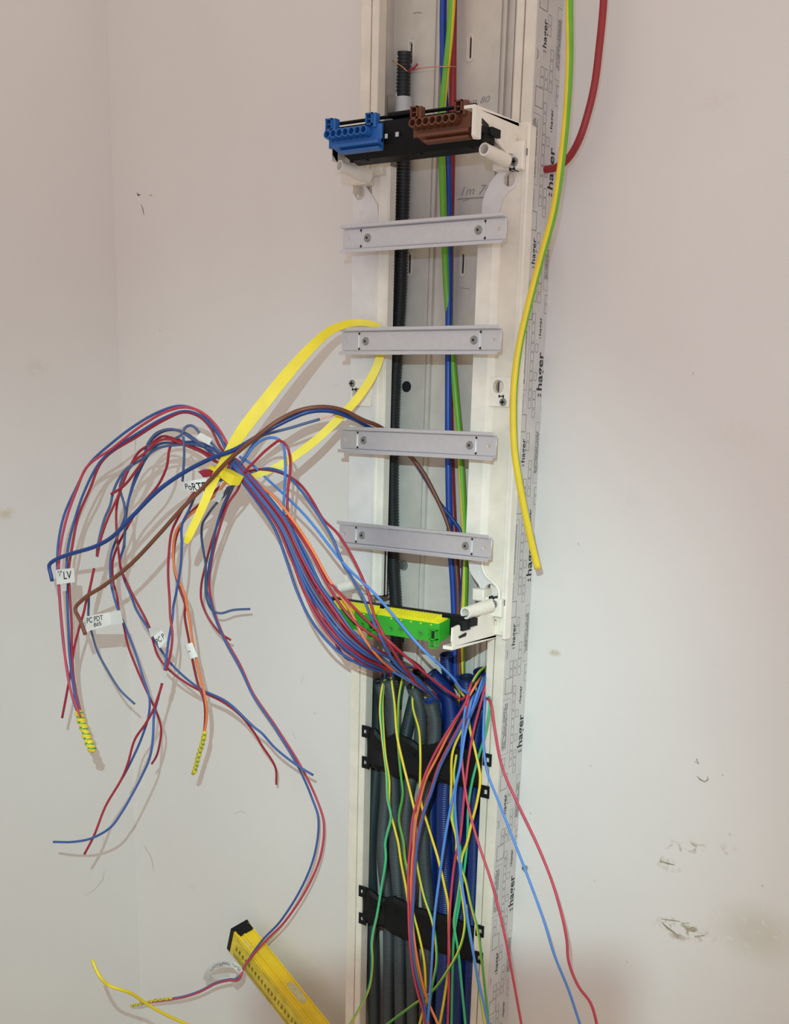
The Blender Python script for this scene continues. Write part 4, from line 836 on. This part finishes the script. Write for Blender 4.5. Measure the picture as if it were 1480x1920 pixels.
# loop label on the long pair near the level
lp=tag(empty('loop_label',U(425,1825,.08)),'curled clear label with handwriting beside the spirit level','label')
spec=[(386,1838,.085),(392,1822,.09),(405,1812,.09),(425,1808,.09),(442,1811,.088),(450,1822,.085),(446,1836,.08),(436,1843,.08)]
ribbon('label_band',[(x,y,d,.011) for x,y,d in spec],M['tape'],lp,thick=.0004)
ribbon('label_band',[(388,1842,.078,.008),(398,1832,.078,.008),(412,1830,.078,.007),(430,1828,.078,.006)],M['tape'],lp,thick=.0004)
rg=random.Random(5); vs=[]; fs=[]
cpth=catmull([U(x,y-1,d+.001) for x,y,d in spec[1:6]],12)
for i in range(2,len(cpth)-2):
    if rg.random()<.75:
        t=(cpth[i+1]-cpth[i]).normalized(); nn=Vector((.55,-.82,.12)); s=t.cross(nn).normalized(); p=cpth[i]+nn*.0012+s*rg.uniform(-.002,.002); h=rg.uniform(.0012,.0028); l=(cpth[i+1]-cpth[i])*.5
        k=len(vs); vs+=[p+s*h,p+l+s*h*.3,p+l-s*h,p-s*h*.3]; fs.append((k,k+1,k+2,k+3))
kid(mesh('handwriting',vs,fs,M['ink']),lp)
# striped tape wrappings
def striped(spec, r, label, turns=9, seed=1):
    rg=random.Random(seed); path=catmull([U(*q) for q in parse(spec)],step=.0011); n=len(path)
    rad=[r*(1+.14*math.sin(i*.55)+rg.uniform(-.05,.05)) for i in range(n)]
    for i in range(5): rad[i]*=.6+.08*i; rad[-1-i]*=.45+.11*i
    pr=max(4,n//turns)
    o=tube('tape_wrap',path,r,[M['yellow'],M['green']],n=12,radii=rad,fm=lambda k,i:1 if ((i+k*.35*pr/6)%pr)<pr*.26 and i>3 else 0)
    return tag(o,label,'tape','striped tape wrapped on wire ends')
striped('C:245,860,.292 262,910 285,975 310,1050 335,1110 355,1150,.296',.0062,'fat green and yellow striped tape wrapping at the far left',8,2)
striped('C:1127,1000,.170 1115,1060 1095,1130 1075,1200 1060,1260 1045,1305,.152',.0036,'narrow green and yellow striped tape wrapping under the orange wire',10,3)
striped('E:600,966,.062 570,970 530,975 480,985 440,995 405,1001,.055',.0026,'thin green and yellow striped tape wrapping left of the spirit level',8,4)

# ------------------------------------------------------------------ spirit level
lv=tag(empty('spirit_level',U(440,1750,.03)),'yellow spirit level with a black end cap leaning against the wall','spirit level')
M0=U(437.8,1747,.062); M1=U(574,1920,.095); D=(M1-M0).normalized(); LEN=.72
L0=U(417.6,1766,.046); R0=U(468.5,1733,.034)
a=(L0-M0); a-=D*a.dot(D); c=(R0-M0); c-=D*c.dot(D)
bk=a+c*.95
def lpnt(u,v,s): return M0+a*u+c*v+D*s
def lbox(u0,u1,v0,v1,s0,s1,nm,m):
    vs=[lpnt(u0,v0,s0),lpnt(u1,v0,s0),lpnt(u1,v1,s0),lpnt(u0,v1,s0),lpnt(u0,v0,s1),lpnt(u1,v0,s1),lpnt(u1,v1,s1),lpnt(u0,v1,s1)]
    return kid(mesh(nm,vs,[(0,3,2,1),(4,5,6,7),(0,1,5,4),(1,2,6,5),(2,3,7,6),(3,0,4,7)],M[m]),lv)
lbox(0,1,0,1,.0,LEN,'body','level')
lbox(-.03,1.02,-.03,1.03,-.007,.001,'end_cap','black')
lbox(-.055,.05,.12,.97,.001,.015,'cap_lip','black')
lbox(.02,.98,-.035,-.005,.004,LEN,'ruler_face','level2')
lbox(-.05,-.005,.0,.10,.012,LEN,'edge_rib','level')
lbox(-.05,-.005,.34,.42,.015,LEN,'edge_rib','level')
lbox(-.04,-.005,.93,1.0,.0,LEN,'edge_rib','level')
# graduations and numerals on the ruler face
b=MB()
def rq(u0,u1,s0,s1): 
    n=-c.normalized()*.0002; b.add([lpnt(u0,-.037,s0)+n,lpnt(u1,-.037,s0)+n,lpnt(u1,-.037,s1)+n,lpnt(u0,-.037,s1)+n],[(0,1,2,3)])
st_=.0097
for k in range(60):
    s=.014+k*st_
    for j in range(10):
        ss=s+j*st_/10
        if ss<LEN-.01: rq(.80 if j%5 else .70,.95,ss,ss+.00022)
        if ss<LEN-.01 and j%2==0: rq(.05,.14,ss,ss+.00022)
    if s+.004<LEN-.02:
        num=str(50-k) if k<49 else str(k)
        V,F=txt(num,bold=.015); n=-c.normalized()*.0003
        b.add([lpnt(.62-.22*v,-.037,s+.0012+u*.0050)+n for u,v in V],F)
kid(b.build('ruler_marks',M['brownink']),lv)
v=[]; cc=[]
for k in range(24):
    t=2*math.pi*k/24; v.append(lpnt(-.009,.67+.24*math.sin(t),.158+.024*math.cos(t)))
kid(mesh('worn_patch',v,[tuple(range(24))],M['grime']),lv)
v=[lpnt(-.008,.15+.10*math.sin(2*math.pi*k/16),.034+.013*math.cos(2*math.pi*k/16)) for k in range(16)]
kid(mesh('worn_patch',v,[tuple(range(16))],M['grime']),lv)

# ------------------------------------------------------------------ added lamp body behind the viewpoint, unseen, shades the lower wall
wk=tag(empty('added_lamp',(.84,-1.52,ZF)),'added black lamp body on a thin stand behind the viewpoint, its plate shaped to shade the wall','lamp')
b=MB(); b.box(.80,.86,1.455,1.50,-.085,-.015,c=.004); kid(b.build('added_housing',M['black']),wk)
b=MB(); b.cyl((.84,-1.53,ZF),(.84,-1.53,-.06),.010,n=16); b.box(.83,.85,1.50,1.535,-.07,-.05); kid(b.build('pole',M['steel']),wk)
b=MB(); b.cyl((.84,-1.53,ZF),(.84,-1.53,ZF+.02),.14,.12,n=32); kid(b.build('base',M['black']),wk)
k_=.024; q=[U(470,1850,0),U(560,1808,0),U(960,1792,0),U(1180,1795,0),U(1195,1840,0)]  # added plate, outlined from the shadow it casts low on the wall
q=[LIGHT+(p-LIGHT)*k_ for p in q]; q=q+[q[-1]+Vector((0,0,-.022)),q[0]+Vector((0,0,-.022))]
vs=q+[p+Vector((.0004,-.0008,0)) for p in q]; n=len(q)
kid(mesh('shadow_blocker',vs,[tuple(range(n)),tuple(range(n,2*n))[::-1]]+[(i,(i+1)%n,(i+1)%n+n,i+n) for i in range(n)],M['black']),wk)
b=MB(); b.box(q[0].x-.001,q[0].x+.001,-q[0].y,1.46,q[-1].z,q[-1].z+.004); kid(b.build('blocker_arm',M['black']),wk)

# ------------------------------------------------------------------ wall plug screw
c=U(987,1626,0); b=MB(); b.cyl((c.x,0,c.z),(c.x,-.006,c.z),.0030,.0042,n=16); b.box(c.x-.003,c.x+.003,.0061,.0064,c.z-.0005,c.z+.0005,mi=1)
tag(b.build('wall_screw',[M['screw'],M['slotm']]),'small screw head in the wall right of the trunking','screw')
